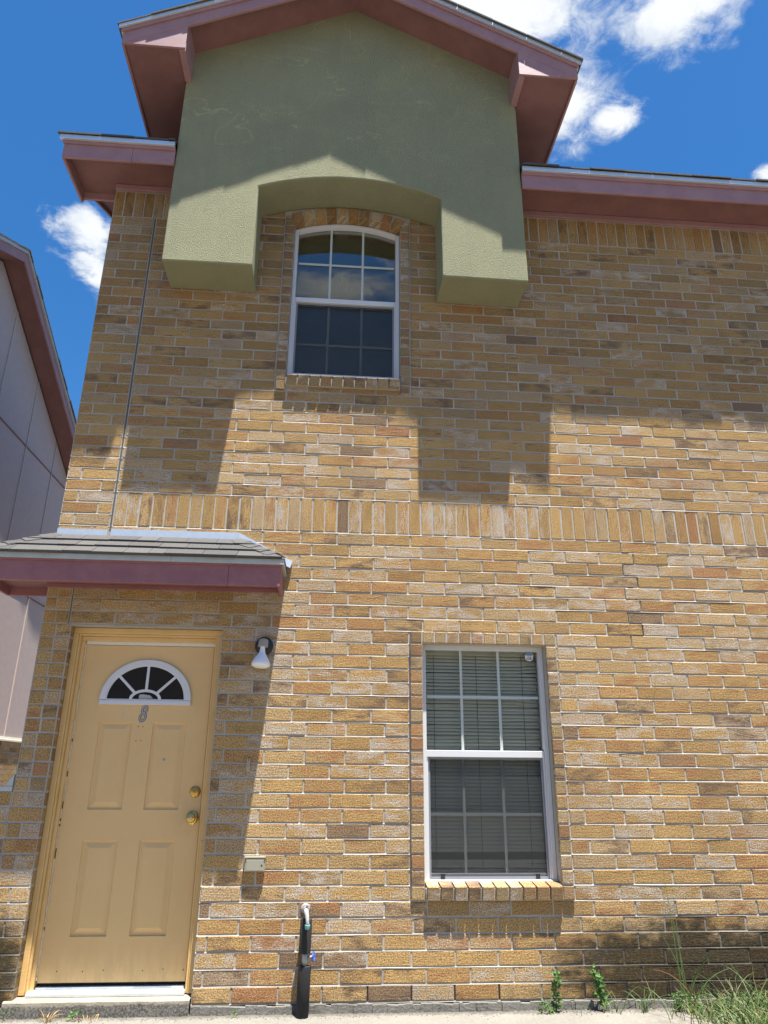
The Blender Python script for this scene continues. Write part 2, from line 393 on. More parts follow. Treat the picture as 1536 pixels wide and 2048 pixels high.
def place(o, c, parent):
    WORLD[o] = Vector(c)
    if parent is not None: o.parent = parent; o.location = Vector(c) - WORLD[parent]
    else: o.location = c
    return o
def box(name, m, parent, *a, bevel=0, **k): return MB().box(*a).build(name, m, parent, bevel=bevel, **k)

# ------------------------------------------------------------------ bricks
L, H, J = 0.264, 0.088, 0.0105
PAL = [((.384, .246, .102), 7), ((.366, .229, .094), 6), ((.394, .263, .122), 6), ((.382, .268, .144), 4), ((.350, .208, .088), 1.8), ((.320, .205, .092), 1.6),
       ((.375, .275, .175), 1.2), ((.225, .150, .088), .45), ((.325, .172, .082), .3)]
def pick(pal):
    t = random.random()*sum(q for _, q in pal)
    for c, q in pal:
        t -= q
        if t <= 0: return c
    return pal[-1][0]
class Bricks:
    """collects bricks; each is (vertices, faces, uv, colours, area in the photo)"""
    def __init__(s): s.items = []
    def brick(s, c, ex, ey, ez, l, h, d, bev=.0026, pale=None, header=False, tint=None):
        # c: centre of the front face; ex along length, ez along height, ey outward (front); l,h,d sizes
        c = Vector(c); ex = Vector(ex); ey = Vector(ey); ez = Vector(ez)
        n = 4 if l > .15 else 2
        jit = lambda a: random.uniform(-a, a)
        t1, t2 = jit(.004), jit(.0035)           # slight twist of the face
        def ring(inset, depth, jj):
            pts = []
            for i in range(n+1): pts.append((-l/2+inset + (l-2*inset)*i/n, -h/2+inset))
            for i in range(n+1): pts.append((l/2-inset - (l-2*inset)*i/n, h/2-inset))
            return [c + ex*(a+jit(jj)) + ez*(b+jit(jj)) + ey*(depth + a*t1 + b*t2) for a, b in pts]
        m = 2*(n+1)
        vs = ring(bev, 0, .0007) + ring(0, -bev*random.uniform(.8, 1.3), .0011) + ring(0, -d, 0)
        fs = [tuple(range(m))] + [(m+i, m+(i+1) % m, (i+1) % m, i) for i in range(m)] + [(2*m+i, 2*m+(i+1) % m, m+(i+1) % m, m+i) for i in range(m)]
        ou, ov = random.uniform(0, 60), random.uniform(0, 60)
        uv = [(ou + (v-c).dot(ex), ov + (v-c).dot(ez) + 0.6*(v-c).dot(ey)) for v in vs]
        base = list(tint or pick(PAL)); k = random.uniform(.86, 1.10)*(.86 if c.z > 3.9 else 1); base = [b*k for b in base]  # upper courses: the shade there and weaker sun-bleaching put into the colour
        pal = pale if pale is not None else .25
        r = random.random()
        if r < pal: patch = (.42, .352, .275)
        elif r < pal+.13: patch = (.145, .095, .062)
        elif r < pal+.13+.20: patch = (.32, .165, .075)
        elif r < pal+.45: patch = tuple(b*.80 for b in base)
        else: patch = (base[0]*1.05, base[1]*1.08, base[2]*1.15)
        streak = random.choice((0, .15, .4, .8, 1.0)) * (0.25 if header else 1) * (1.0 if c.z > 3.2 else .75 if c.z > 2.2 else .3)
        xs = [px(c + ex*a + ez*b) for a, b in ((-l/2, -h/2), (l/2, -h/2), (l/2, h/2), (-l/2, h/2))]
        cl = [(min(max(a, 0), 1536), min(max(b, 0), 2048)) for a, b in xs]
        area = abs(sum(cl[i][0]*cl[(i+1) % 4][1] - cl[(i+1) % 4][0]*cl[i][1] for i in range(4)))/2
        s.items.append((vs, fs, uv, tuple(base) + (1,), tuple(patch) + (streak,), area, c.copy()))
    @staticmethod
    def mesh(items, name, c):
        me = bpy.data.meshes.new(name); V = []; F = []; U = []; A = []; B = []
        for vs, fs, uv, a, b, ar, cc in items:
            k = len(V); V += [v-c for v in vs]; F += [tuple(i+k for i in f) for f in fs]; U += uv; A += [a]*len(vs); B += [b]*len(vs)
        me.from_pydata(V, [], F)
        ca = me.color_attributes.new('base', 'FLOAT_COLOR', 'POINT'); cb = me.color_attributes.new('patch', 'FLOAT_COLOR', 'POINT')
        ca.data.foreach_set('color', [x for a in A for x in a]); cb.data.foreach_set('color', [x for b in B for x in b])
        ul = me.uv_layers.new(name='uv')
        ul.data.foreach_set('uv', [x for lp in me.loops for x in U[lp.vertex_index]])
        me.materials.append(MT['brick']); return me
    def build(s, parent, cap=300, rest='brickwork'):
        it = sorted(s.items, key=lambda q: -q[5]); big = it[:cap]; small = it[cap:]
        for q in big:
            o = bpy.data.objects.new('brick', s.mesh([q], 'brick', q[6])); COL.objects.link(o); place(o, q[6], parent)
        if small:
            c = Vector((0, 0, 0)); o = bpy.data.objects.new(rest, s.mesh(small, rest, c)); COL.objects.link(o); place(o, c, parent); o['kind'] = 'stuff'
EX, EY, EZ = Vector((1, 0, 0)), Vector((0, -1, 0)), Vector((0, 0, 1))
def pale_at(x, z): return 0.12 + 0.30*math.exp(-((z-2.2)/1.3)**2) + (0.12 if -1.2 < x < 0.4 and z < 2.6 else 0)
mort = MB()                                      # mortar of the main wall
def bed(x0, x1, zj, y=0.0):                      # weathered bed joint: slopes out towards its lower edge
    n = max(1, int((x1-x0)/.13)); t = .0062
    a = []
    for i in range(n+1):
        x = x0 + (x1-x0)*i/n; z = zj + random.uniform(-.0012, .0012); pr = random.uniform(-.0012, .0016)
        a.append([(x, y+.0036, z+.0016), (x, y+pr, z-t+.001), (x, y+.012, z-t)])
    for i in range(n):
        p, q = a[i], a[i+1]
        mort.add(p+q, [(0, 1, 4, 3), (1, 2, 5, 4), (2, 0, 3, 5)])
def run(B, k, x0, x1, y=0.0, pale=None, first=None):
    """one course of stretchers between x0 and x1 at course k"""
    z0 = k*H; phase = (.04 if k % 2 == 0 else .40) + random.uniform(-.035, .035)
    i0 = math.floor((x0/L) - phase) ; xs = [x0]
    if first is not None: xs.append(x0+first); i0 = None
    if i0 is not None:
        i = i0
        while True:
            x = (i+phase)*L
            if x >= x1-.05: break
            if x > x0+.05: xs.append(x + random.uniform(-.006, .006))
            i += 1
    elif x0+first < x1-.03:
        x = x0+first+L
        while x < x1-.03: xs.append(x); x += L
    xs.append(x1)
    if B is MAIN and x1 > 3:
        if k == 0:
            for x in xs[1:-1]:
                if x > -.5 and random.random() < .75: CR.box(x-.0042, x+.0042, .0018, .006, z0+.006, z0+H-.006)
        if 24 <= k <= 32:
            x = min(xs[1:-1], key=lambda q: abs(q-1.60)); CRK.append((k, x))
    for a, b in zip(xs[:-1], xs[1:]):
        l = b-a-J
        if l < .02: continue
        cx = (a+b)/2; pr = random.uniform(-.0018, .0022)
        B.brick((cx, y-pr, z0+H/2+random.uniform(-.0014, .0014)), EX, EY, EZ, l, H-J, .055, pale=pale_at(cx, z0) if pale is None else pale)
    bed(x0, x1, z0, y)
def soldiers(B, x0, x1, z0, z1, y=0.0, wd=None):
    n = max(1, round((x1-x0)/(wd or L/3))); s = (x1-x0)/n
    for i in range(n):
        cx = x0+(i+.5)*s + random.uniform(-.002, .002)
        B.brick((cx, y-random.uniform(-.002, .002), (z0+z1)/2), (0, 0, 1), EY, (-1, 0, 0), z1-z0-J+random.uniform(-.004, .002), s-J, .055, pale=pale_at(cx, z0))
    bed(x0, x1, z0, y)

house = empty('brick_house', (0.4, 0.0, -0.05), 'two storey tan brick house with green stucco gable bay and mauve eaves', 'house')
wall = None
B = Bricks(); MAIN = B; CR = MB(); CRK = []
XL, XR = -2.48, 4.6
DOOR = (-2.285, -1.280); W1 = (0.0, 1.043); W2 = (-1.040, 0.023)
LOWZ = 13                                        # height of the low wall to the left, in courses
for k in range(0, 64):
    if 33 <= k < 36: continue
    segs = []
    if k < 25: segs += [(DOOR[1], XR)]
    elif k < 28: segs += [(-2.302, XR)]
    elif k < 32: segs += [(XL, XR)]
    else: segs += [(-2.115, XR)]
    if 6 <= k < 25: segs = [s for a, b in segs for s in ((a, W1[0]), (W1[1], b))]
    if 47 <= k < 64: segs = [s for a, b in segs for s in ((a, W2[0]), (W2[1], b))]
    if k == 46: segs = [(-2.115, W2[0]), (W2[0]+.082, W2[1]-.08), (W2[1], XR)]
    for a, b in segs: run(B, k, a, b)
    # narrow pier left of the door / left of the expansion joint above
    if k < 28:
        x1 = DOOR[0] if k < 25 else -2.312
        if k >= LOWZ:
            mid = (XL+x1)/2 + random.uniform(-.01, .004)
            for a, b in ((XL, mid), (mid, x1)): B.brick(((a+b)/2, -random.uniform(-.002, .002), k*H+H/2), EX, EY, EZ, b-a-J, H-J, .06, header=True, pale=.15)
            bed(XL, x1, k*H)
        else:
            if k % 2: B.brick(((XL+x1)/2, 0, k*H+H/2), EX, EY, EZ, x1-XL-J*.5, H-J, .06, pale=.3)
            else:
                for a, b in ((XL, XL+.085), (XL+.085, x1)): B.brick(((a+b)/2, 0, k*H+H/2), EX, EY, EZ, b-a-J, H-J, .06, header=True, pale=.3)
            bed(XL, x1, k*H)
    elif k >= 32:
        x1 = -2.130; hf = .10
        cut = XL+hf if k % 2 else x1-hf
        for a, b in ((XL, cut), (cut, x1)): B.brick(((a+b)/2, -random.uniform(-.002, .002), k*H+H/2), EX, EY, EZ, b-a-J, H-J, .06, pale=.12, header=(b-a) < .15)
        bed(XL, x1, k*H)
soldiers(B, -2.115, XR, 33*H, 36*H); bed(-2.115, XR, 36*H)
for k in (33, 34, 35):
    cut = XL+.10 if k % 2 else -2.23
    for a, b in ((XL, cut), (cut, -2.130)): B.brick(((a+b)/2, 0, k*H+H/2), EX, EY, EZ, b-a-J, H-J, .06, pale=.2)
    bed(XL, -2.130, k*H)
soldiers(B, XL, -1.9, 64*H, 67*H); soldiers(B, .90, XR, 64*H, 67*H, wd=.0875); 
for k in (64, 65):
    for a, b in ((-1.9, W2[0]), (W2[1], .9)): run(B, k, a, b)
# left jamb of the door opening (returns of the pier bricks)
for k in range(0, 25):
    B.brick((DOOR[0]+.001, .052, k*H+H/2), (0, 1, 0), (1, 0, 0), EZ, .085, H-J, .03, header=True, pale=.1)
    B.brick((DOOR[1]-.001, .052, k*H+H/2), (0, -1, 0), (-1, 0, 0), EZ, .085, H-J, .03, header=True, pale=.1)
# window surrounds, proud of the wall
PR = .018
def col_brick(a, b, z0, z1, dep=.11, y=-PR, tint=None):
    B.brick(((a+b)/2, y-random.uniform(-.003, .002), (z0+z1)/2), EX, EY, EZ, b-a-.004, z1-z0-J, dep, header=True, pale=.2, bev=.0045,
            tint=tint or random.choice(((.30, .215, .105), (.33, .23, .12), (.28, .185, .095), (.28, .165, .085), (.34, .245, .13))))
def surround_cols(xa, xb, k0, z_end, wl, wr):
    z = k0*H
    while z < z_end-.01:
        zt = min(z+H, z_end)
        col_brick(xa, xa+wl, z, zt); col_brick(xb-wr, xb, z, zt); z += H
OP1 = (.094, .962, .612, 2.116)                  # lower opening: x0 x1 z0 z1
OP2 = (-.958, -.057, 4.225, 5.665)
surround_cols(W1[0]+.006, W1[1]-.006, 6, 24*H, .086, .076)
n = 12
for i in range(n):
    a = W1[0]+.006+(W1[1]-W1[0]-.012)*i/n; b = W1[0]+.006+(W1[1]-W1[0]-.012)*(i+1)/n
    col_brick(a+.003, b-.003, 24*H, 25*H)
surround_cols(W2[0]+.006, W2[1]-.006, 46, 5.74, .076, .074)
def sill(xa, xb, n, z0, z1, ztop):
    for i in range(n):
        a = xa+(xb-xa)*i/n+.005; b = xa+(xb-xa)*(i+1)/n-.005
        tint = random.choice(((.34, .245, .13), (.32, .22, .115), (.33, .225, .12), (.34, .24, .13)))
        # rowlock brick lying back at a slope
        ang = math.atan2(ztop-z1, .15); ex = EX; ez = Vector((0, math.sin(ang)*-1, math.cos(ang))).normalized(); ey = Vector((0, -math.cos(ang), -math.sin(ang)))
        B.brick(((a+b)/2, -PR-.026-random.uniform(0, .004), (z0+z1)/2), ex, ey, ez, b-a, z1-z0, .19, header=True, tint=tint, bev=.004)
sill(OP1[0]+.004, OP1[1]-.004, 10, .532, .612, .632); sill(OP2[0]+.006, OP2[1]-.006, 10, 4.088, 4.168, 4.205)
# mortar under the sills
mort.box(OP1[0]+.002, OP1[1]-.002, -PR-.008, .1, .536, .600); mort.box(OP2[0]+.002, OP2[1]-.002, -PR-.008, .1, 4.092, 4.156)
# segmental brick arch over the upper window
AC = Vector((-.5075, 0, 0)); AR = 1.17; AZ = 5.757-AR; half = math.asin(.452/AR)
for i in range(10):
    a = -half + 2*half*(i+.5)/10
    er = Vector((math.sin(a), 0, math.cos(a))); et = Vector((math.cos(a), 0, -math.sin(a)))
    cpt = Vector((AC.x, -PR-random.uniform(-.003, .003), AZ)) + er*(AR+.046)
    B.brick(cpt, er, EY, -et, .092, 2*half*AR/10-.009, .11, header=True, pale=.15, tint=random.choice(((.36, .23, .095), (.34, .20, .08), (.30, .175, .08), (.37, .25, .12))))
# wall core (mortar backing), tiled around the openings without overlaps
YB, YD = .0034, .10
def core(x0, x1, z0, z1): mort.box(x0, x1, YB, YD, z0, z1)
ZT = 67.6*H
for (x0, x1, holes) in ((XL, DOOR[0], []), (DOOR[0], DOOR[1], [(-.06, 2.19)]), (DOOR[1], OP2[0], []), (OP2[0], OP2[1], [(4.18, 5.76)]), (OP2[1], OP1[0], []),
                        (OP1[0], OP1[1], [(.60, OP1[3])]), (OP1[1], XR, [])):
    z = -.002
    for a, b in holes:
        if a > z: core(x0, x1, z, a)
        z = b
    core(x0, x1, z, ZT)
# core of the proud surrounds
sc = mort.box
for (a, b, z0, z1) in ((W1[0]+.010, OP1[0]-.002, 6*H+.006, 25*H-.006), (OP1[1]+.002, W1[1]-.010, 6*H+.006, 25*H-.006), (OP1[0]-.002, OP1[1]+.002, OP1[3]+.006, 25*H-.006),
                       (W2[0]+.010, OP2[0]-.002, 46*H+.006, 5.74), (OP2[1]+.002, W2[1]-.010, 46*H+.006, 5.74)):
    sc(a, b, -PR+.007, YB-.0004, z0, z1)
n = 14
arc_o = [(AC.x+math.sin(-half+2*half*i/n)*(AR+.086), AZ+math.cos(-half+2*half*i/n)*(AR+.086)) for i in range(n+1)]
arc_i = [(AC.x+math.sin(-half+2*half*i/n)*(AR+.006), AZ+math.cos(-half+2*half*i/n)*(AR+.006)) for i in range(n+1)]
mort.band(arc_o, arc_i, -PR+.007, .095)
wall = mort.build('wall', 'mortar', house, origin=(0, 0, 0))
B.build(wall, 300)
# expansion joint sealant
j = MB().box(-2.1285, -2.1165, .0015, .006, 2.87, 64*H).box(-2.310, -2.3035, .0015, .006, 2.2, 2.46); j.build('expansion_joint', 'sealant', house)
CRK.sort()
for (k, x), nxt in zip(CRK, CRK[1:]+[None]):     # stepped settlement crack through the joints
    CR.box(x-random.uniform(.001, .0045), x+random.uniform(.0005, .0035), .0018, .006, k*H+.005, (k+1)*H-.005)
    if nxt:
        a, b = sorted((x, nxt[1])); q = a
        while q < b:
            q2 = min(q+random.uniform(.015, .05), b); th = random.uniform(.0006, .0034)
            if random.random() < .8: CR.box(q, q2, -.0004, .004, (k+1)*H+.0016, (k+1)*H+.0016+th)
            q = q2
CR.build('crack', 'dark', house)['kind'] = 'stuff'
# footing strip under the brick
f = MB(); x = -1.278
while x < 4.6:
    x2 = min(x+random.uniform(.02, .07), 4.6); a_, b_ = -.010-random.uniform(0, .016), -.004-random.uniform(0, .009)
    f.hexa([(x, a_-.008, -.10), (x2, a_-.006-random.uniform(0, .006), -.10), (x2, .1, -.10), (x, .1, -.10), (x, a_, b_), (x2, a_+random.uniform(-.004, .004), b_+random.uniform(-.003, .003)), (x2, .1, -.004), (x, .1, -.004)]); x = x2
f.build('footing', 'footing', house)
MB().box(-2.475, DOOR[0]-.002, -.006, .1, -.10, -.004).build('footing', 'footing', house)

# rest of the envelope
box('side_wall', 'pink_stucco', house, XL+.001, XL+.10, .101, 9.0, -.06, 6.0)
box('side_wall', 'pink_stucco', house, XR-.1, XR, .101, 9.0, -.06, 6.0)
box('back_wall', 'pink_stucco', house, XL+.101, XR-.101, 8.9, 9.0, -.06, 6.0)
box('interior_floor', 'room', house, XL+.12, XR-.12, .3, 8.8, 2.75, 2.95)

# ------------------------------------------------------------------ stucco bay and its gable
GX, GA = -.497, .505                             # ridge x, roof pitch
BX0, BX1, BY = -1.925, .930, -.345
n = 24; arch = []
ax0, ax1, azs, azt = -1.240, .244, 5.712, 5.860
hc = (ax1-ax0)/2; sg = azt-azs; rr = (hc*hc+sg*sg)/(2*sg); ac = ((ax0+ax1)/2, azt-rr); ha = math.asin(hc/rr)
for i in range(n+1):
    a = -ha+2*ha*i/n; arch.append((ac[0]+math.sin(a)*rr, ac[1]+math.cos(a)*rr))
def gz(x, z0): return z0 - GA*abs(x-GX)
out = [(BX0, 4.938), (ax0, 4.938)] + arch + [(ax1, 4.938), (BX1, 4.930), (BX1, gz(BX1, 7.858)), (GX, 7.858), (BX0, gz(BX0, 7.858))]
bay = MB().prism(out, BY, -.001).build('stucco_bay', 'stucco', house, bevel=.012, seg=3)
MB().prism([(BX0+.01, 6.05), (BX1-.01, 6.05), (BX1-.01, gz(BX1, 7.85)), (GX, 7.85), (BX0+.01, gz(BX0, 7.85))], 0.0, 3.4).build('dormer_wall', 'stucco', house)
roof = empty('gable_roof', (GX, -.3, 6.86)); roof.parent = house; roof.location = Vector((GX, -.3, 6.86)) - WORLD[house]
EAX = 1.886                                      # half width at the eaves
FY = -.655                                       # front of the rake fascia
def slope_board(name, m, x_in, x_out, zt_off, zb_off, y0, y1, parent=None, bevel=.003):
    """board following the right or left rake: between x distances from the ridge; offsets from the apex heights"""
    obs = []
    for s in (-1, 1):
        p = [(GX+s*x_in, zb_off-GA*x_in), (GX+s*x_out, zb_off-GA*x_out), (GX+s*x_out, zt_off-GA*x_out), (GX+s*x_in, zt_off-GA*x_in)]
        obs.append(MB().prism(p, y0, y1).build(name, m, parent or roof, bevel=bevel))
    return obs
slope_board('fascia', 'trim', .0005, EAX, 7.890, 7.745, FY, FY+.024)
slope_board('shadow_board', 'trim', .0005, EAX+.012, 7.900, 7.862, FY-.016, FY-.0005)
slope_board('drip_edge', 'galv', .0005, EAX+.030, 7.927, 7.893, FY-.034, FY-.017, bevel=.001)
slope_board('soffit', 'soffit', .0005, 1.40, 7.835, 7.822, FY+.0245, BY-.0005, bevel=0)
slope_board('deck', 'dark', .0005, EAX, 7.890, 7.862, FY+.026, 3.4, bevel=0)
# roof shingles along the rake edge and the surface behind
def shingles_slope(s):
    x = 0.002
    while x < EAX+.03:
        x2 = min(x+random.uniform(.22, .34), EAX+.045); o = random.uniform(-.008, .006)
        t0, t1 = 7.929, 7.941+random.uniform(0, .005)
        p = [(GX+s*x, t0-GA*x), (GX+s*(x2-.003), t0-GA*x2), (GX+s*(x2-.003), t1-GA*x2), (GX+s*x, t1-GA*x)]
        MB().prism(p, FY-.046+o, .3).build('shingle', 'shingle', roof); x = x2
for s in (-1, 1):
    shingles_slope(s)
    p = [(GX+s*.001, 7.893), (GX+s*(EAX+.03), 7.893-GA*(EAX+.03)), (GX+s*(EAX+.03), 7.935-GA*(EAX+.03)), (GX+s*.001, 7.935)]
    MB().prism(p, .302, 3.4).build('roof_deck', 'shingle', roof)
    # boxed eave return with its soffit
    xi = GX + s*1.382; xo = GX + s*EAX; zb = 6.797
    tri = [(xi, zb), (xo, zb), (xo, zb+.004), (xi, 7.748-GA*1.382)]
    MB().prism(tri, FY+.004, FY+.022).build('return_front', 'trim', roof, bevel=.002)
    MB().prism([(xi-s*.001, zb-.010), (xi+s*.052, zb-.010), (xi+s*.052, 7.82-GA*1.43), (xi-s*.001, 7.82-GA*1.382)], FY+.0225, BY-.001).build('return_side', 'trim', roof, bevel=.002)
    a, b = sorted((xi+s*.056, xo-s*.022))
    box('eave_soffit', 'soffit', roof, a, b, FY+.0225, 3.4, zb+.004, zb+.018)
    a, b = sorted((xo, xo-s*.020)); box('eave_fascia', 'trim', roof, a, b, FY+.0225, 3.4, zb-.012, 6.925, bevel=.003)
    a, b = sorted((xo+s*.001, xo+s*.020)); box('eave_drip_edge', 'galv', roof, a, b, FY+.0, 3.4, 6.925, 6.962)

# ------------------------------------------------------------------ main roof eaves
mroof = empty('main_roof', (1.0, -.2, 5.9)); mroof.parent = house; mroof.location = Vector((1.0, -.2, 5.9)) - WORLD[house]
def eave(x0, x1, tag_left):
    jn = x0 + .62*(x1-x0)
    box('fascia', 'trim', mroof, x0, jn-.0006, -.362, -.340, 5.866, 6.030, bevel=.003); box('fascia', 'trim', mroof, jn+.0006, x1, -.3615, -.340, 5.867, 6.030, bevel=.003)
    box('shadow_board', 'trim', mroof, x0-.01*tag_left, x1, -.376, -.3625, 6.000, 6.036, bevel=.002)
    x = x0-.03*tag_left
    while x < x1-.01:
        x2 = min(x+3.05, x1); box('drip_edge', 'galv', mroof, x, x2-.002, -.398, -.3765, 6.026, 6.066, bevel=.0015); x = x2
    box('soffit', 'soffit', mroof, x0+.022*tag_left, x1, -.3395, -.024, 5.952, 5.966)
    x = x0-.05*tag_left
    while x < x1-.02:
        x2 = min(x+random.uniform(.2, .36), x1); o = random.uniform(-.010, .004); t = random.uniform(0, .006)
        y0, y1, z0, z1 = -.408+o, .25, 6.068, 6.078+t; sl = .46
        MB().hexa([(x, y0, z0), (x2-.003, y0, z0), (x2-.003, y1, z0+sl*(y1-y0)), (x, y1, z0+sl*(y1-y0)), (x, y0, z1), (x2-.003, y0, z1), (x2-.003, y1, z1+sl*(y1-y0)), (x, y1, z1+sl*(y1-y0))]).build('shingle', 'shingle', mroof)
        x = x2
eave(.9335, 4.9, 0); eave(-2.805, -1.928, 1)
box('frieze', 'trim', mroof, .9335, XR, -.023, -.0025, 5.898, 5.951, bevel=.003); box('frieze', 'trim', mroof, XL, -1.928, -.023, -.0025, 5.898, 5.951, bevel=.003)
# left end: boxed return behind the corner, then the rake running up the gable end
box('return_fascia', 'trim', mroof, -2.805, -2.783, -.3395, .125, 5.862, 6.02, bevel=.003)
box('return_back', 'trim', mroof, -2.7825, XL-.001, .100, .122, 5.885, 6.02, bevel=.002)
box('return_soffit', 'soffit', mroof, -2.7825, XL-.001, -.0235, .0995, 5.952, 5.966)
MB().hexa([(-2.80, .126, 6.0), (-2.78, .126, 6.0), (-2.78, 4.5, 8.0), (-2.80, 4.5, 8.0), (-2.80, .126, 6.16), (-2.78, .126, 6.16), (-2.78, 4.5, 8.16), (-2.80, 4.5, 8.16)]).build('rake_fascia', 'trim', mroof)
MB().hexa([(-2.779, .14, 6.05), (XL-.001, .14, 6.05), (XL-.001, 4.5, 8.05), (-2.779, 4.5, 8.05), (-2.779, .14, 6.07), (XL-.001, .14, 6.07), (XL-.001, 4.5, 8.07), (-2.779, 4.5, 8.07)]).build('rake_soffit', 'soffit', mroof)
for (xa, xb) in ((-2.81, BX0-.003), (BX1+.003, 4.9)):
    MB().hexa([(xa, .252, 6.21+.16), (xb, .252, 6.21+.16), (xb, 4.5, 8.32), (xa, 4.5, 8.32), (xa, .252, 6.385), (xb, .252, 6.385), (xb, 4.5, 8.345), (xa, 4.5, 8.345)]).build('roof_deck', 'shingle', mroof)
MB().hexa([(-2.81, 4.5, 8.32), (4.9, 4.5, 8.32), (4.9, 9.4, 6.07), (-2.81, 9.4, 6.07), (-2.81, 4.5, 8.345), (4.9, 4.5, 8.345), (4.9, 9.4, 6.10), (-2.81, 9.4, 6.10)]).build('roof_deck', 'shingle', mroof)
MB().prism([(.10, 6.0), (8.9, 6.0), (4.5, 8.2)], XL+.001, XL+.09, 'x').build('gable_wall', 'pink_stucco', house)
MB().prism([(.10, 6.0), (8.9, 6.0), (4.5, 8.2)], XR-.09, XR-.001, 'x').build('gable_wall', 'pink_stucco', house)

# ------------------------------------------------------------------ porch roof over the door
porch = empty('porch_roof', (-1.84, -.17, 2.42)); porch.parent = house; porch.location = Vector((-1.84, -.17, 2.42)) - WORLD[house]
PX0, PX1, PY, PB = -2.805, -.885, -.325, .150
box('fascia', 'porch_trim', porch, PX0, -1.2255, PY, PY+.022, 2.412, 2.572, bevel=.003); box('fascia', 'porch_trim', porch, -1.2245, PX1, PY+.0005, PY+.022, 2.4125, 2.572, bevel=.003)
box('side_fascia', 'porch_trim', porch, PX1-.020, PX1, PY+.0225, -.002, 2.418, 2.57, bevel=.003)
box('side_fascia', 'porch_trim', porch, PX0, PX0+.020, PY+.0225, PB, 2.414, 2.57, bevel=.003)
box('back_fascia', 'porch_trim', porch, PX0+.0205, XL-.001, PB-.02, PB, 2.414, 2.55, bevel=.003)
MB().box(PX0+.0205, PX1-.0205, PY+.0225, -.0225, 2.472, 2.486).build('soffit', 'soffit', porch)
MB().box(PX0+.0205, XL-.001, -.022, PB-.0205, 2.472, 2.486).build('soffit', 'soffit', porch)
box('frieze', 'porch_trim', porch, XL, PX1-.0205, -.022, -.0025, 2.443, 2.4715, bevel=.002)
box('shadow_board', 'porch_trim', porch, PX0-.010, PX1+.010, PY-.010, PY-.0005, 2.545, 2.576, bevel=.002)
for (a, b) in ((PX0-.02, -1.60), (-1.598, PX1+.022)):
    box('drip_edge', 'drip', porch, a, b, PY-.024, PY-.0105, 2.556, 2.592, bevel=.0015)
box('drip_edge', 'drip', porch, PX1+.0005, PX1+.018, PY-.01, -.002, 2.560, 2.594)
# roof planes: ridge against the wall from (-2.48) to (-1.21), eave 34 cm out
T0, T1, TX0, TX1 = 2.594, 2.828, -2.48, -1.215
def rp(u, v):                                    # u along the eave in metres, v 0 eave .. 1 wall
    return Vector((u, (PY-.030)*(1-v) - .002*v, T0 + (T1-T0)*v))
def clipx(v): return (PX0-.03)*(1-v)+TX0*v, (PX1+.025)*(1-v)+TX1*v
MB().add([rp(clipx(0)[0], 0), rp(clipx(0)[1], 0), rp(clipx(1)[1], 1), rp(clipx(1)[0], 1), (clipx(0)[0], -.002, T0), (clipx(0)[1], -.002, T0)],
         [(0, 1, 2, 3), (0, 3, 4), (1, 5, 2), (0, 4, 5, 1), (3, 2, 5, 4)]).build('roof_deck', 'shingle', porch)
MB().add([(PX0-.03, -.003, T0), (PX0-.03, PB, T0), (XL-.001, PB, T1), (XL-.001, -.003, T1), (XL-.001, PB, T0), (XL-.001, -.003, T0)], [(0, 1, 2, 3), (1, 4, 2), (0, 3, 5), (0, 5, 4, 1), (3, 2, 4, 5)]).build('roof_deck', 'shingle', porch)
rows = [(-.03, .40), (.31, .72), (.62, 1.0)]
nrm = Vector((0, -(T1-T0), .325)).normalized()
for ri, (v0, v1) in enumerate(rows):
    xa, xb = clipx(max(v0, 0)); x = xa-.01
    while x < xb-.01:
        x2 = min(x+random.uniform(.10, .25), xb); lift = .006+.004*random.random(); d = random.uniform(-.02, .02)
        sk = lambda q, v: min(max(q, clipx(max(min(v, 1), 0))[0]), clipx(max(min(v, 1), 0))[1])
        a0, a1 = rp(sk(x, v0), v0+d*.6), rp(sk(x2-.003, v0), v0+d*.6); b1, b0 = rp(sk(x2-.003, v1), v1), rp(sk(x, v1), v1)
        if (a1-a0).length < .02: x = x2; continue
        up = [a0+nrm*(.012+lift), a1+nrm*(.012+lift), b1+nrm*.004, b0+nrm*.004]; lo = [a0+nrm*.001, a1+nrm*.001, b1+nrm*.001, b0+nrm*.001]
        MB().hexa([tuple(q) for q in lo+up]).build('shingle', 'shingle', porch); x = x2
# hip caps
def hip(P, Q, sgn):
    P, Q = Vector(P), Vector(Q); d = (Q-P); side = Vector((sgn*.055, 0, -.032)); fr = Vector((0, -.055, -.034)) + Vector((-sgn*.055, 0, 0))
    for i in range(4):
        a = P + d*(i/4)*.84; b = P + d*min((i+1.2)/4, 1)*.84; l = Vector((0, 0, .022)); l2 = Vector((0, 0, .012))
        t = random.uniform(.9, 1.12)
        top = [a+l2, b+l2+Vector((0, 0, .01)), b+fr*t+l, a+fr*t+l2]; bot = [q-Vector((0, 0, .007)) for q in top]
        MB().hexa([tuple(q) for q in bot+top]).build('hip_shingle', 'shingle', porch)
        top = [a+l2, a+side*t+l2, b+side*t+l, b+l2+Vector((0, 0, .01))]; bot = [q-Vector((0, 0, .007)) for q in top]
        MB().hexa([tuple(q) for q in bot+top]).build('hip_shingle', 'shingle', porch)
hip((TX0, -.002, T1), (PX0-.03, PY-.03, T0), -1); hip((TX1, -.002, T1), (PX1+.025, PY-.03, T0), 1)
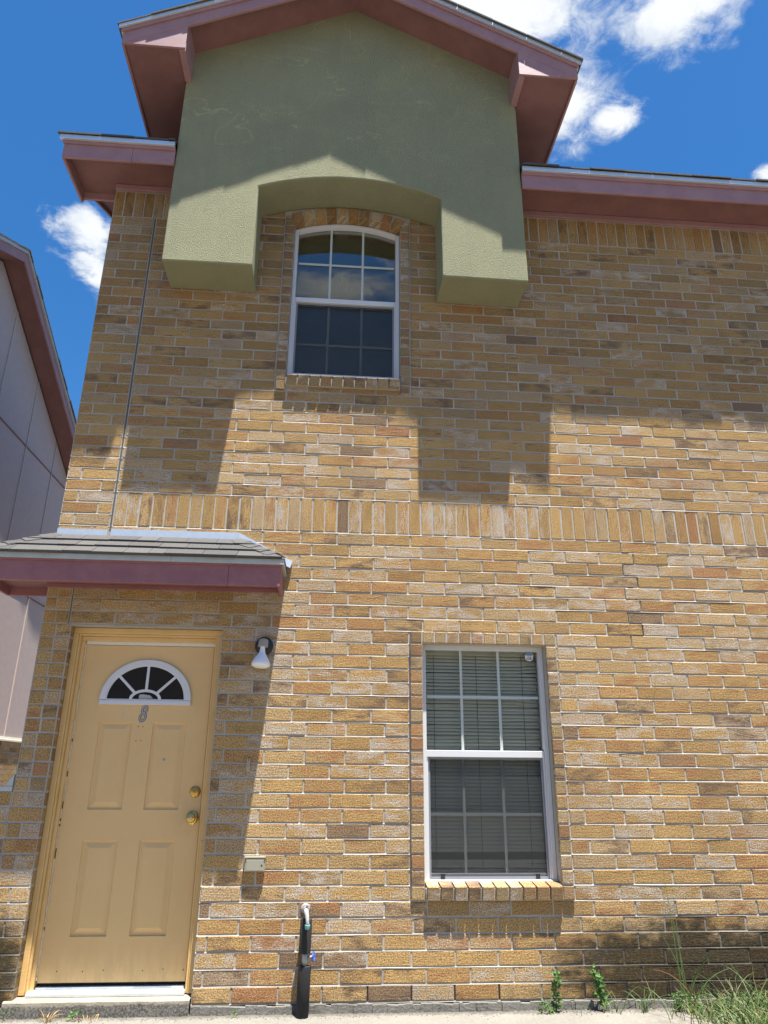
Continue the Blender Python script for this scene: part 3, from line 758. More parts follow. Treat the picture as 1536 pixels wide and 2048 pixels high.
# wall flashing
box('flashing', 'galv', porch, -2.478, -2.135, -.012, -.004, 2.805, 2.868); box('flashing', 'galv', porch, -2.112, -1.215, -.012, -.004, 2.800, 2.876)
MB().hexa([(-1.216, -.014, 2.800), (-.842, -.030, 2.622), (-.842, -.004, 2.622), (-1.216, -.004, 2.800), (-1.216, -.012, 2.876), (-.828, -.026, 2.672), (-.828, -.004, 2.672), (-1.216, -.004, 2.876)]).build('flashing', 'galv', porch)

# ------------------------------------------------------------------ door
frame = empty('door_frame', (-1.78, .08, .03)); frame.parent = house; frame.location = Vector((-1.78, .08, .03)) - WORLD[house]
D0, D1, DB, DT = -2.205, -1.343, .088, 2.080
def casing_piece(x0, x1, z0, z1, vertical, s=1):
    pass
def leg(xo, xi, s):
    # xo: outer edge, xi: door edge; stepped brick-mould profile
    w1 = .036*s
    a, b = sorted((xo, xo+w1)); box('casing', 'casing', frame, a, b, .066, .16, .040, 2.150, bevel=.004)
    a, b = sorted((xo+w1+.0005*s, xo+w1+.014*s)); box('casing_bead', 'casing', frame, a, b, .076, .16, .040, 2.134, bevel=.003)
    a, b = sorted((xo+w1+.0145*s, xi-.0066*s)); box('jamb', 'casing', frame, a, b, .098, .17, .040, 2.106, bevel=.003)
leg(-2.284, D0, 1); leg(-1.281, D1, -1)
MB().prism([(-2.284, 2.150), (-1.281, 2.150), (-1.281, 2.188), (-2.284, 2.188)], .066, .16).build('casing', 'casing', frame, bevel=.004)
box('casing_bead', 'casing', frame, -2.2475, -1.3175, .076, .16, 2.1345, 2.1495, bevel=.003)
box('jamb', 'casing', frame, -2.233, -1.332, .098, .17, 2.1065, 2.134, bevel=.003)
box('weatherstrip', 'cream', frame, D0-.003, D1+.003, .126, .16, 2.083, 2.106)
ws = MB(); z = .10
while z < 2.08:
    z2 = z+random.uniform(.012, .05)
    if random.random() < (.78 if z < 1.5 else 1): ws.box(D0-.0055-random.uniform(0, .0015), D0-.0008, .122+random.uniform(0, .01), .16, z, z2-.0015)
    z = z2
ws.build('weatherstrip', 'cream', frame)['kind'] = 'stuff'
box('gap_shadow', 'dark', frame, D0-.0060, D0-.0005, .138, .168, DB, 2.08); box('gap_shadow', 'dark', frame, D1+.0004, D1+.0064, .1315, .168, DB, 2.081)
MB().box(DOOR[0]+.05, DOOR[1]-.05, .045, .20, .035, .050).box(DOOR[0]+.05, DOOR[1]-.05, .060, .20, .0505, .058).box(D0, D1, .115, .19, .0585, .068).build('threshold', 'galv', frame, bevel=.002)
box('gap_shadow', 'dark', frame, D0, D1, .150, .168, .069, DB-.001)
door = empty('door', (-1.774, .15, DB)); door.parent = house; door.location = Vector((-1.774, .15, DB)) - WORLD[house]
pan = [(-2.054, -1.838, 1.037, 1.575), (-1.703, -1.482, 1.037, 1.575), (-2.052, -1.841, .326, .859), (-1.708, -1.487, .326, .859)]
sl = MB()
xs = [D0, -2.054, -1.838, -1.703, -1.482, D1]; zs = [DB, .326, .859, 1.037, 1.575, DT]
for i in range(5):
    for k in range(5):
        if i in (1, 3) and k in (1, 3): continue
        sl.box(xs[i], xs[i+1], .130, .170, zs[k], zs[k+1])
o = sl.build('slab', 'door', door)
bm = bmesh.new(); bm.from_mesh(o.data); bmesh.ops.remove_doubles(bm, verts=bm.verts, dist=1e-5)
seen = {}
for fc in list(bm.faces):                        # drop the inner faces where the pieces of the slab meet
    key = tuple(sorted(v.index for v in fc.verts)); seen.setdefault(key, []).append(fc)
bmesh.ops.delete(bm, geom=[fc for q in seen.values() if len(q) > 1 for fc in q], context='FACES')
bmesh.ops.recalc_face_normals(bm, faces=bm.faces); bm.to_mesh(o.data); bm.free()
for i, (x0, x1, z0, z1) in enumerate(pan):
    x0, x1 = [(xs[1], xs[2]), (xs[3], xs[4])][i % 2]; z0, z1 = [(zs[3], zs[4]), (zs[1], zs[2])][i // 2]
    rings = [(0, .130), (.005, .1400), (.014, .1410), (.042, .1318), (.046, .1312)]
    vs = []; fs = []
    for ins, y in rings: vs += [(x0+ins, y, z0+ins), (x1-ins, y, z0+ins), (x1-ins, y, z1-ins), (x0+ins, y, z1-ins)]
    for r_ in range(len(rings)-1):
        for q in range(4): fs.append((r_*4+q, r_*4+(q+1) % 4, r_*4+4+(q+1) % 4, r_*4+4+q))
    e = (len(rings)-1)*4; fs.append((e, e+1, e+2, e+3))
    vs += [(x0, .165, z0), (x1, .165, z0), (x1, .165, z1), (x0, .165, z1)]; k = len(vs)-4
    for q in range(4): fs.append((q, (q+1) % 4, k+(q+1) % 4, k+q))
    fs.append((k, k+3, k+2, k+1))
    MB().add(vs, fs).build('panel', 'door', door)
# fanlight
def ell(cx, cz, a, b, t0, t1, n=32): return [(cx+a*math.cos(t0+(t1-t0)*i/n), cz+b*math.sin(t0+(t1-t0)*i/n)) for i in range(n+1)]
fx, fz = -1.769, 1.722
fan = empty('fanlight', (fx, .125, 1.686)); fan.parent = door; fan.location = Vector((fx, .125, 1.686)) - WORLD[door]
MB().prism(ell(fx, fz, .272, .236, 0, math.pi), .1235, .129).build('pane', 'lite', fan)
MB().band(ell(fx, fz-.004, .301, .268, 0, math.pi), ell(fx, fz-.004, .262, .228, 0, math.pi), .112, .129).build('frame', 'white', fan, bevel=.003)
MB().band(ell(fx, fz-.004, .270, .236, 0, math.pi), ell(fx, fz-.004, .254, .222, 0, math.pi), .117, .1225).build('frame_bead', 'white', fan, bevel=.001)
MB().box(fx-.301, fx+.301, .112, .129, 1.686, 1.7165).build('frame', 'white', fan, bevel=.003)
MB().box(fx-.262, fx+.262, .118, .1225, 1.7167, 1.724).build('frame_bead', 'white', fan)
MB().band(ell(fx-.002, fz, .106, .066, 0, math.pi), ell(fx-.002, fz, .086, .048, 0, math.pi), .115, .1225).build('muntin', 'white', fan, bevel=.002)
for a in (43, 90, 137):
    t = R(a); p0 = Vector((fx+.098*math.cos(t), 0, fz+.060*math.sin(t))); p1 = Vector((fx+.262*math.cos(t), 0, fz+.228*math.sin(t)))
    d = (p1-p0).normalized(); s_ = Vector((-d.z, 0, d.x))*.009
    MB().prism([((p0-s_).x, (p0-s_).z), ((p1-s_).x, (p1-s_).z), ((p1+s_).x, (p1+s_).z), ((p0+s_).x, (p0+s_).z)], .1152, .1224).build('muntin', 'white', fan, bevel=.002)
MB().prism([(fx-.045, fz+.004), (fx+.05, fz+.006), (fx+.030, fz+.026), (fx-.02, fz+.034), (fx-.043, fz+.030)], .1222, .1232).build('paper_scrap', 'paper', fan)
# house number 18: a painted-over 1 and a steel 8
def tilt(p, cx, cz): return (p[0] + .16*(p[1]-cz), p[1])
nx, nz = -1.7705, 1.630
for (m_, g, y) in (('sticker_black', .0035, .1272), ('steel', 0, .1262)):
    q = MB()
    for (cz, a, b) in ((nz+.026, .0185, .0245), (nz-.024, .0215, .0280)):
        o_ = [tilt(p, nx, nz) for p in ell(nx, cz, a+g, b+g, 0, 2*math.pi, 28)]; i_ = [tilt(p, nx, nz) for p in ell(nx, cz, a-.0085-g, b-.0085-g, 0, 2*math.pi, 28)]
        q.band(o_, i_, y, y+.0012 if cz > nz else y+.0011)
    q.build('house_number', m_, door)
q = [tilt(p, -1.890, 1.640) for p in ((-1.8945, 1.604), (-1.8875, 1.604), (-1.8875, 1.672), (-1.8945, 1.668))]
MB().prism(q, .1282, .1298).build('house_number', 'ghost', door)
q = [tilt(p, -1.890, 1.640) for p in ((-1.8960, 1.602), (-1.8945, 1.602), (-1.8945, 1.672), (-1.8960, 1.671))]
MB().prism(q, .1280, .1298).build('house_number', 'paper', door)
for (a, b) in ((-1.795, 1.547), (-1.765, 1.547), (-1.800, 1.457), (-1.769, 1.458), (-1.95, .145), (-1.83, .150), (-1.60, .146), (-1.48, .152), (-2.1, .147), (-1.36+.0, .148)):
    MB().lathe([(.0035, 0), (.0035, .0006)], (a, .1297, b), (0, -1, 0), 10).build('screw_hole', 'dark', door)
MB().lathe([(.0085, 0), (.0085, .002), (.006, .0035)], (-1.606, .1298, 1.339), (0, -1, 0), 16).build('peephole', 'zinc', door, smooth=True)
MB().lathe([(.0355, 0), (.0355, .003), (.031, .009), (.024, .012), (.022, .018), (.0185, .0185)], (-1.385, .1298, 1.146), (0, -1, 0), 32).build('deadbolt', 'brass', door, smooth=True)
MB().box(-1.3865, -1.3835, .1105, .1112, 1.139, 1.153).build('keyhole', 'dark', door)
MB().lathe([(.040, 0), (.040, .004), (.034, .010), (.016, .014), (.014, .034), (.022, .040), (.029, .050), (.030, .058), (.025, .068), (.012, .072)], (-1.388, .1298, .992), (0, -1, 0), 32).build('knob', 'brass', door, smooth=True)
MB().lathe([(.008, 0), (.008, .001)], (-1.388, .0578, .992), (0, -1, 0), 16).build('keyhole', 'steel', door)
# step
st = MB(); x = -2.33
prev = 0
while x < -1.285:
    x2 = min(x+random.uniform(.03, .07), -1.285); o_ = random.uniform(-.008, .008)
    st.add([(x, -.03+prev, -.10), (x2, -.03+o_, -.10), (x2, .10, -.10), (x, .10, -.10), (x, -.022+prev*.6, .026), (x2, -.022+o_*.6, .026), (x2, .10, .034), (x, .10, .034), (x, -.010, .0325), (x2, -.010, .0325)],
           [(0, 1, 5, 4), (4, 5, 9, 8), (8, 9, 6, 7), (2, 3, 7, 6)]); prev = o_; x = x2
st.build('door_step', 'step', house)

# ------------------------------------------------------------------ windows
def window(name, x0, x1, z0, z1, zm, vx, hz_up, hz_lo, arched, screen):
    wd = empty(name, ((x0+x1)/2, .1, z0)); wd.parent = house; wd.location = Vector(((x0+x1)/2, .1, z0)) - WORLD[house]
    FR, Y0, Y1 = .030, .070, .150
    def top(x, inset=0.0):
        if not arched: return z1 - inset
        return AZ + math.sqrt(max((AR-.004)**2 - (x-AC.x)**2, 0)) - inset
    box('frame', 'white', wd, x0, x0+FR, Y0, Y1, z0+.018, top(x0), bevel=.002) if not arched else \
        MB().hexa([(x0, Y0, z0+.018), (x0+FR, Y0, z0+.018), (x0+FR, Y1, z0+.018), (x0, Y1, z0+.018), (x0, Y0, top(x0)), (x0+FR, Y0, top(x0+FR)), (x0+FR, Y1, top(x0+FR)), (x0, Y1, top(x0))]).build('frame', 'white', wd, bevel=.002)
    box('frame', 'white', wd, x1-FR, x1, Y0, Y1, z0+.018, top(x1), bevel=.002) if not arched else \
        MB().hexa([(x1-FR, Y0, z0+.018), (x1, Y0, z0+.018), (x1, Y1, z0+.018), (x1-FR, Y1, z0+.018), (x1-FR, Y0, top(x1-FR)), (x1, Y0, top(x1)), (x1, Y1, top(x1)), (x1-FR, Y1, top(x1-FR))]).build('frame', 'white', wd, bevel=.002)
    n = 16 if arched else 1
    xs = [x0+FR+.0005 + (x1-x0-2*FR-.001)*i/n for i in range(n+1)]
    MB().band([(x, top(x)) for x in xs], [(x, top(x, .030)) for x in xs], Y0+.0005, Y1).build('frame', 'white', wd, bevel=.0015)
    box('frame', 'white', wd, x0, x1, Y0-.006, Y1, z0, z0+.0175, bevel=.002)
    # outer stop giving the frame its double line
    box('frame_stop', 'white', wd, x0+FR+.0005, x0+FR+.010, Y0+.018, Y1, z0+.0185, zm, bevel=.001); box('frame_stop', 'white', wd, x1-FR-.010, x1-FR-.0005, Y0+.018, Y1, z0+.0185, zm, bevel=.001)
    # meeting rail
    box('meeting_rail', 'white', wd, x0+FR+.0006, x1-FR-.0006, Y0+.012, Y1, zm, zm+.044, bevel=.003)
    MB().prism([(x, top(x, .03)) for x in (xs[::-1])] + [(xs[0], zm+.044), (xs[-1], zm+.044)], .113, .117).build('pane', 'glass', wd)
    box('pane', 'glass', wd, x0+FR+.0101, x1-FR-.0101, .128, .132, z0+.018, zm)
    for x in vx:
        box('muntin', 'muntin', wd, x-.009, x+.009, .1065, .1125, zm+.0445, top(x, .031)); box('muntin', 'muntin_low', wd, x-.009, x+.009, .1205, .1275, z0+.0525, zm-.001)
    ed = [x0+FR+.011] + [v for x in vx for v in (x-.0095, x+.0095)] + [x1-FR-.011]
    for a, b in zip(ed[0::2], ed[1::2]):
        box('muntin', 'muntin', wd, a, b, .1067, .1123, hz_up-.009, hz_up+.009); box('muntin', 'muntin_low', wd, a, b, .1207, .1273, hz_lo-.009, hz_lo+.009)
    a, b = x0+FR+.0105, x1-FR-.0105
    box('sash_rail', 'rail', wd, a, b, .112, .1275, z0+.0185, z0+.052, bevel=.002)
    sc_ = MB().box(a+.014, b-.014, .1055, .1062, z0+.034, zm-.014).build('insect_screen', 'screen', wd)
    box('screen_frame', 'rail', wd, a, a+.0135, .100, .110, z0+.019, zm-.0005); box('screen_frame', 'rail', wd, b-.0135, b, .100, .110, z0+.019, zm-.0005)
    box('screen_frame', 'rail', wd, a+.0137, b-.0137, .100, .110, z0+.019, z0+.0335); box('screen_frame', 'rail', wd, a+.0137, b-.0137, .100, .110, zm-.0135, zm-.0005)
    for x in (a+.11*(b-a), a+.90*(b-a)): box('screen_clip', 'black', wd, x-.013, x+.013, .094, .0995, z0+.021, z0+.050)
    return wd
w1 = window('window', OP1[0]+.002, OP1[1]-.002, OP1[2]+.004, OP1[3], 1.372, (.378, .645), 1.768, 1.017, False, True)
w2 = window('window', OP2[0]+.002, OP2[1]-.002, OP2[2]+.006, 5.74, 4.940, (-.645, -.370), 5.343, 4.553, True, True)
w1['label'] = 'lower double hung window with closed blinds beside the tap'; w2['label'] = 'upper arched double hung window under the stucco bay'
# head lining of the lower opening and plaster reveals behind the frames
box('window_head', 'tanplastic', house, OP1[0], OP1[1], -.004, .15, OP1[3]+.0005, OP1[3]+.006)

# blind behind the lower window
blind = empty('window_blind', (.528, .19, .66), 'grey green venetian blind hanging closed behind the lower window', 'blind')
bx0, bx1 = .118, .940
box('head_rail', 'blind', blind, bx0, bx1, .172, .205, 2.062, 2.094)
z = 2.050; i = 0
while z > .70:
    ang = R(60 + random.uniform(-4, 4)); hw = .0125; cx_ = (math.cos(ang)*hw, math.sin(ang)*hw)
    dy, dz = cx_; roll = random.uniform(-.0015, .0015); x0, x1 = bx0+random.uniform(-.004, .004), bx1+random.uniform(-.006, .004)
    bend = 0
    m_ = MB()
    xsb = [x0, x0+.25*(x1-x0), x0+.5*(x1-x0), x0+.80*(x1-x0), x1]
    if i in (2, 3, 4): bend = .010
    if i in (12, 13): bend = -.016 if i == 12 else -.010
    if z < .82: bend = random.uniform(-.004, .004)
    vs = []
    for k, xx in enumerate(xsb):
        zz = z + roll*(k-2) + (bend*max(0, (xx-xsb[3])/(x1-xsb[3])) if k == 4 else 0)
        # crowned slat, front edge low
        vs += [(xx, .188-dy, zz-dz), (xx, .188-.0022, zz+.0012), (xx, .188+dy, zz+dz), (xx, .188+.0004-dy, zz-dz-.0006), (xx, .188-.0014, zz+.0004), (xx, .188+dy+.0005, zz+dz-.0006)]
    fs = []
    for k in range(4):
        a, b = k*6, k*6+6
        fs += [(a, a+1, b+1, b), (a+1, a+2, b+2, b+1), (a+3, b+3, b+4, a+4), (a+4, b+4, b+5, a+5), (a, b, b+3, a+3), (a+2, a+5, b+5, b+2)]
    fs += [(0, 3, 4, 1), (1, 4, 5, 2), (24, 25, 28, 27), (25, 26, 29, 28)]
    if not (z < .80 and random.random() < .25): m_.add(vs, fs).build('slat', 'blind', blind)
    z -= .0236; i += 1
for x in (.195, .50, .83): MB().tube([(x, .1735, 2.06), (x, .1735, .70)], .0016, 6).build('cord', 'cord', blind)
box('bottom_rail', 'blind', blind, bx0, bx1, .180, .196, .668, .682)
# security sticker on the inside of the glass
sx, sz = .874, 2.052
stk = empty('sticker', (sx, .108, sz-.03), 'white and blue octagonal security sticker on the lower window', 'sticker')
oc = [(sx+.031*math.cos(R(22.5+45*i)), sz+.031*math.sin(R(22.5+45*i))) for i in range(8)]
MB().prism(oc, .1105, .1115).build('backing', 'sticker', stk)
MB().prism([(sx-.022, sz+.010), (sx+.022, sz+.010), (sx+.0215, sz+.0165), (sx+.0110, sz+.0265), (sx-.0110, sz+.0265), (sx-.0215, sz+.0165)], .1100, .1104).build('blue_band', 'sticker_blue', stk)
MB().box(sx-.019, sx+.019, .1100, .1104, sz-.016, sz-.011).build('black_strip', 'sticker_black', stk)
cu = bpy.data.curves.new('lettering', 'FONT'); cu.body = 'ring'; cu.size = .021; cu.align_x = 'CENTER'; cu.extrude = .0001
tmp = bpy.data.objects.new('lettering', cu); COL.objects.link(tmp); bpy.context.view_layer.update()
me = bpy.data.meshes.new_from_object(tmp); bpy.data.objects.remove(tmp)
lt = bpy.data.objects.new('lettering', me); COL.objects.link(lt); me.materials.clear(); me.materials.append(MT['sticker_black'])
lt.rotation_euler = (R(90), 0, 0); place(lt, Vector((sx, .1100, sz-.0065)), stk)

# ------------------------------------------------------------------ fixtures on the wall
lamp = empty('wall_lamp', (-.990, 0, 2.07), 'white flood bulb in a grey socket on a black round wall plate', 'lamp')
MB().lathe([(.061, .004), (.061, .010), (.056, .022), (.040, .030), (.020, .033)], (-.990, 0, 2.074), (0, -1, 0), 32).build('wall_plate', 'black', lamp, smooth=True)
bd = Vector((-.05, -.10, -1)).normalized(); c0 = Vector((-.990, -.066, 2.100))
MB().tube([(-.990, -.028, 2.080), (-.990, -.050, 2.090), (-.990, -.062, 2.092)], .014, 12).build('knuckle', 'socket', lamp, smooth=True)
MB().lathe([(.018, -.012), (.030, -.006), (.033, .004), (.033, .040), (.030, .043)], c0, bd, 28).build('socket', 'socket', lamp, smooth=True)
MB().lathe([(.016, 0), (.017, .022), (.020, .038), (.030, .058), (.050, .088), (.061, .112), (.0625, .122), (.060, .130), (.045, .139), (.022, .143), (.004, .144)], c0+bd*.040, bd, 32).build('bulb', 'bulb', lamp, smooth=True)

bell = empty('doorbell', (-1.042, 0, 1.272), 'small tan doorbell button on the brick right of the door', 'doorbell')
MB().box(-1.053, -1.031, -.014, -.001, 1.272, 1.350).build('plate', 'tanplastic', bell, bevel=.002)
MB().box(-1.048, -1.036, -.0165, -.0142, 1.296, 1.330).build('button', 'plastic', bell, bevel=.0015)
MB().lathe([(.004, 0), (.004, .001)], (-1.042, -.0142, 1.341), (0, -1, 0), 10).build('screw', 'dark', bell)

ub = empty('utility_box', (-.960, 0, .694), 'beige plastic cable box on the brick below the doorbell', 'box')
MB().box(-1.022, -.898, -.026, -.001, .696, .772).build('housing', 'plastic', ub, bevel=.003)
MB().box(-1.012, -.906, -.031, -.0265, .701, .763).build('cover', 'plastic', ub, bevel=.002)
MB().box(-1.024, -.896, -.032, -.001, .7725, .778).build('top_lip', 'plastic', ub, bevel=.001)
MB().lathe([(.005, 0), (.005, .001)], (-.918, -.031, .731), (0, -1, 0), 12).build('screw', 'dark', ub)

tap = empty('outdoor_tap', (-.634, -.075, -.05), 'outdoor tap on a pipe wrapped in black foam at the wall', 'tap')
tx, ty = -.634, -.072
MB().lathe([(.034, -.048), (.037, -.044), (.0375, .18), (.0365, .205), (.020, .206)], (tx, ty, 0), (.02, 0, 1), 28).build('foam_sleeve', 'foam', tap, smooth=True)
MB().lathe([(.018, .268), (.034, .270), (.0355, .30), (.0355, .440), (.033, .448), (.016, .450)], (tx-.002, ty, 0), (.012, 0, 1), 28).build('foam_sleeve', 'foam', tap, smooth=True)
MB().tube([(tx+.004, ty, .19), (tx+.005, ty, .47), (tx+.004, ty+.01, .488), (tx, ty+.03, .492), (tx-.008, .01, .492)], .0125, 14).build('pipe', 'zinc', tap, smooth=True)
MB().lathe([(.016, .215), (.019, .22), (.019, .262), (.016, .268)], (tx+.004, ty, 0), (0, 0, 1), 14).build('valve_body', 'zinc', tap, smooth=True)
MB().tube([(tx+.018, ty, .246), (tx+.052, ty-.004, .252)], .008, 10).build('valve_stem', 'tap', tap, smooth=True)
vh = MB(); vc = Vector((tx+.054, ty-.004, .252)); va = Vector((1, -.25, .12)).normalized(); e1 = va.orthogonal().normalized(); e2 = va.cross(e1)
ring_ = [vc + (e1*math.cos(2*math.pi*i/24) + e2*math.sin(2*math.pi*i/24))*(.022+.003*math.cos(6*2*math.pi*i/24)) for i in range(25)]
vh.tube(ring_, .0048, 8)
for i in range(3): a = 2*math.pi*i/6; d = (e1*math.cos(a)+e2*math.sin(a))*.022; vh.tube([vc-d, vc+d], .004, 6)
vh.build('valve_handle', 'blue', tap, smooth=True)
MB().lathe([(.030, -.004), (.028, .006), (.020, .012)], (tx-.006, 0, .492), (0, -1, 0), 18).build('escutcheon', 'tap', tap, smooth=True)
MB().tube([(tx-.006, -.005, .492), (tx-.002, -.060, .500), (tx, -.105, .494), (tx+.008, -.128, .470), (tx+.012, -.134, .430)], [.011, .013, .014, .012, .010], 14).build('spout', 'tap', tap, smooth=True)
MB().lathe([(.0125, 0), (.015, .006), (.0155, .022), (.012, .023)], (tx+.012, -.134, .404), (0, 0, 1), 16).build('hose_thread', 'teal', tap, smooth=True)
MB().tube([(tx+.004, -.085, .500), (tx+.004, -.090, .520)], .007, 8).build('tap_stem', 'tap', tap)
MB().box(tx-.014, tx+.024, -.098, -.084, .518, .525).build('tap_key', 'tap', tap, bevel=.002)

# ------------------------------------------------------------------ low wall at the far left
low = empty('low_brick_wall', (-2.75, .03, -.05), 'low tan brick wall with white metal cap joining the house corner', 'wall')
mort = MB(); LB = Bricks(); 
for k in range(0, LOWZ):
    run(LB, k, -3.3, XL-.002, pale=.3)
mort.box(-3.3, XL-.002, .0034, .098, -.10, LOWZ*H)
mort.build('mortar', 'mortar', low, origin=(0, 0, 0)); LB.build(low, 300)
MB().hexa([(-3.3, -.012, 1.146), (-2.483, -.012, 1.146), (-2.483, .10, 1.146), (-3.3, .10, 1.146), (-3.3, -.012, 1.160), (-2.483, -.012, 1.175), (-2.483, .10, 1.178), (-3.3, .10, 1.160)]).build('cap', 'drip', low)
MB().prism([(-2.53, 1.178), (-2.484, 1.178), (-2.484, 1.245)], -.010, .03).build('cap_end', 'drip', low)

# ------------------------------------------------------------------ neighbouring house
nb = empty('neighbour_house', (-7.5, 5.0, -.05), 'neighbouring house end wall of pinkish grey panels with mauve gable eave', 'house')
NX, NRY, NRZ, NSL = -6.0, 5.0, 8.99, .515
y0n, y1n = -.9, 10.9
MB().prism([(y0n, 1.77), (y1n, 1.77), (y1n, NRZ-NSL*(y1n-NRY)), (NRY, NRZ), (y0n, NRZ-NSL*(NRY-y0n))], NX-.2, NX, 'x').build('wall', 'pink_stucco', nb)
for zb in (4.215, 6.650): box('batten', 'soffit', nb, NX+.0005, NX+.014, y0n+.1, y1n-.1, zb-.012, zb+.012)
for yy in [7.01 + 1.245*i for i in range(-6, 4)]:
    zt = NRZ-NSL*abs(yy-NRY)-.02
    for a, b in ((1.80, 4.2025), (4.2275, 6.6375), (6.6625, zt)):
        if b-a > .05: box('batten', 'pink_batten', nb, NX+.0006, NX+.016, yy-.011, yy+.011, a, b)
box('trim_ledge', 'cream', nb, NX-.1, NX+.035, y0n, y1n, 1.735, 1.769, bevel=.004); box('trim_ledge', 'cream', nb, NX+.0005, NX+.018, y0n, y1n, 1.7695, 1.80, bevel=.003)
NBK = Bricks()
for k in range(0, 19):
    yy = 4.0 + (k % 2)*.13
    while yy < 10.9:
        NBK.brick((NX-.002, yy+L/2, k*.0915+.046), (0, 1, 0), (1, 0, 0), EZ, L-J, .080, .05, pale=.2); yy += L
for it_ in range(len(NBK.items)):
    q = NBK.items[it_]; NBK.items[it_] = q[:5] + (0,) + q[6:]
MB().box(NX-.2, NX-.008, y0n, y1n, -.10, 1.734).build('wainscot', 'mortar', nb)
NBK.build(nb, 0, 'wainscot_brickwork')
RX = -5.66
for s, yend in ((-1, y0n-.4), (1, y1n+.4)):
    def rk(y, z): return NRZ+z-NSL*abs(y-NRY)
    e = NRY+s*.0005
    MB().prism([(e, rk(e, .02)), (yend, rk(yend, .02)), (yend, rk(yend, .20)), (e, rk(e, .20))], RX-.025, RX, 'x').build('rake_fascia', 'trim', nb)
    MB().prism([(e, rk(e, .185)), (yend, rk(yend, .185)), (yend, rk(yend, .235)), (e, rk(e, .235))], RX+.0005, RX+.03, 'x').build('drip_edge', 'drip', nb)
    MB().prism([(e, rk(e, .040)), (yend, rk(yend, .040)), (yend, rk(yend, .055)), (e, rk(e, .055))], NX+.001, RX-.0255, 'x').build('soffit', 'soffit', nb)
    y = NRY
    while abs(y-NRY) < 6.2:
        y2 = y+s*random.uniform(.14, .3); z1_ = .255+random.uniform(0, .02)
        MB().prism([(y, rk(y, .237)), (y2-s*.004, rk(y2, .237)), (y2-s*.004, rk(y2, z1_)), (y, rk(y, z1_))], RX-.15, RX+.045+random.uniform(-.01, .01), 'x').build('shingle', 'shingle', nb); y = y2
    MB().prism([(e, rk(e, .20)), (yend, rk(yend, .20)), (yend, rk(yend, .245)), (e, rk(e, .245))], -13.0, RX-.151, 'x').build('roof_deck', 'shingle', nb)
box('rear_wall', 'pink_stucco', nb, -12.8, NX-.201, y1n-.2, y1n, -.06, 5.9); box('front_wall', 'pink_stucco', nb, -12.8, NX-.201, y0n, y0n+.2, -.06, 5.9)

# ------------------------------------------------------------------ ground
g = MB(); S = 600
me = bpy.data.meshes.new('ground'); me.from_pydata([(-S, -S, -.056), (S, -S, -.056), (S, S, -.056), (-S, S, -.056)], [], [(0, 1, 2, 3)])
me.materials.append(MT['lot']); go = bpy.data.objects.new('ground', me); COL.objects.link(go); go['kind'] = 'structure'
ap = MB().box(-5.2, 7.0, -1.5, .099, -.15, -.05).build('pavement', 'concrete'); ap['kind'] = 'structure'

# ------------------------------------------------------------------ weeds and grass
def veg_mesh(name, blades, m):
    V = []; F = []; T = []
    for pts, wid, tint in blades:
        k = len(V); n = len(pts)
        for i, p in enumerate(pts):
            p = Vector(p); d = (Vector(pts[min(i+1, n-1)])-Vector(pts[max(i-1, 0)])).normalized()
            s_ = d.cross(Vector((random.uniform(-.3, .3), -1, .25))); s_ = s_.normalized() if s_.length > 1e-4 else Vector((1, 0, 0))
            wv = wid[i] if isinstance(wid, (list, tuple)) else wid*(1-(i/(n-1))**2*.92)
            up = s_.cross(d)*wv*.35
            V += [p-s_*wv, p-up, p+s_*wv]; T += [tint]*3
        for i in range(n-1):
            a, b = k+i*3, k+i*3+3
            F += [(a, a+1, b+1, b), (a+1, a+2, b+2, b+1)]
    me = bpy.data.meshes.new(name); base = Vector((sum(v.x for v in V)/len(V), sum(v.y for v in V)/len(V), -.05))
    me.from_pydata([v-base for v in V], [], F)
    ca = me.color_attributes.new('tint', 'FLOAT_COLOR', 'POINT'); ca.data.foreach_set('color', [x for t in T for x in t])
    for p in me.polygons: p.use_smooth = True
    me.materials.append(MT[m]); o = bpy.data.objects.new(name, me); COL.objects.link(o); return o, base
GREENS = [(.040, .105, .014, 1), (.055, .125, .018, 1), (.085, .135, .026, 1), (.03, .07, .012, 1), (.13, .14, .04, 1)]
DRYS = [(.26, .17, .075, 1), (.22, .12, .055, 1), (.30, .23, .11, 1)]
REDS = [(.30, .08, .06, 1)]
def blade(x, y, h, lean, az_, wid, tint, z0=-.05, droop=.35, n=6):
    pts = []
    for i in range(n):
        t = i/(n-1); r = lean*h*(t**1.6); zz = h*(t - droop*lean*t*t*t)
        pts.append((x+math.cos(az_)*r, min(y+math.sin(az_)*r, -.006-.004*random.random()), z0+zz))
    return pts, wid, tint
def tuft(name, m, x, y, n, h, wid, tints, label, cat, group=None, spread=.02, lean=(.2, 1.1)):
    bl = [blade(x+random.gauss(0, spread), min(y+random.gauss(0, spread*.6), -.012), h*random.uniform(.4, 1), random.uniform(*lean), random.uniform(0, 2*math.pi), wid*random.uniform(.7, 1.2), random.choice(tints)) for _ in range(n)]
    o, b = veg_mesh(name, bl, m); place(o, b, None); tag(o, label, cat, group); return o
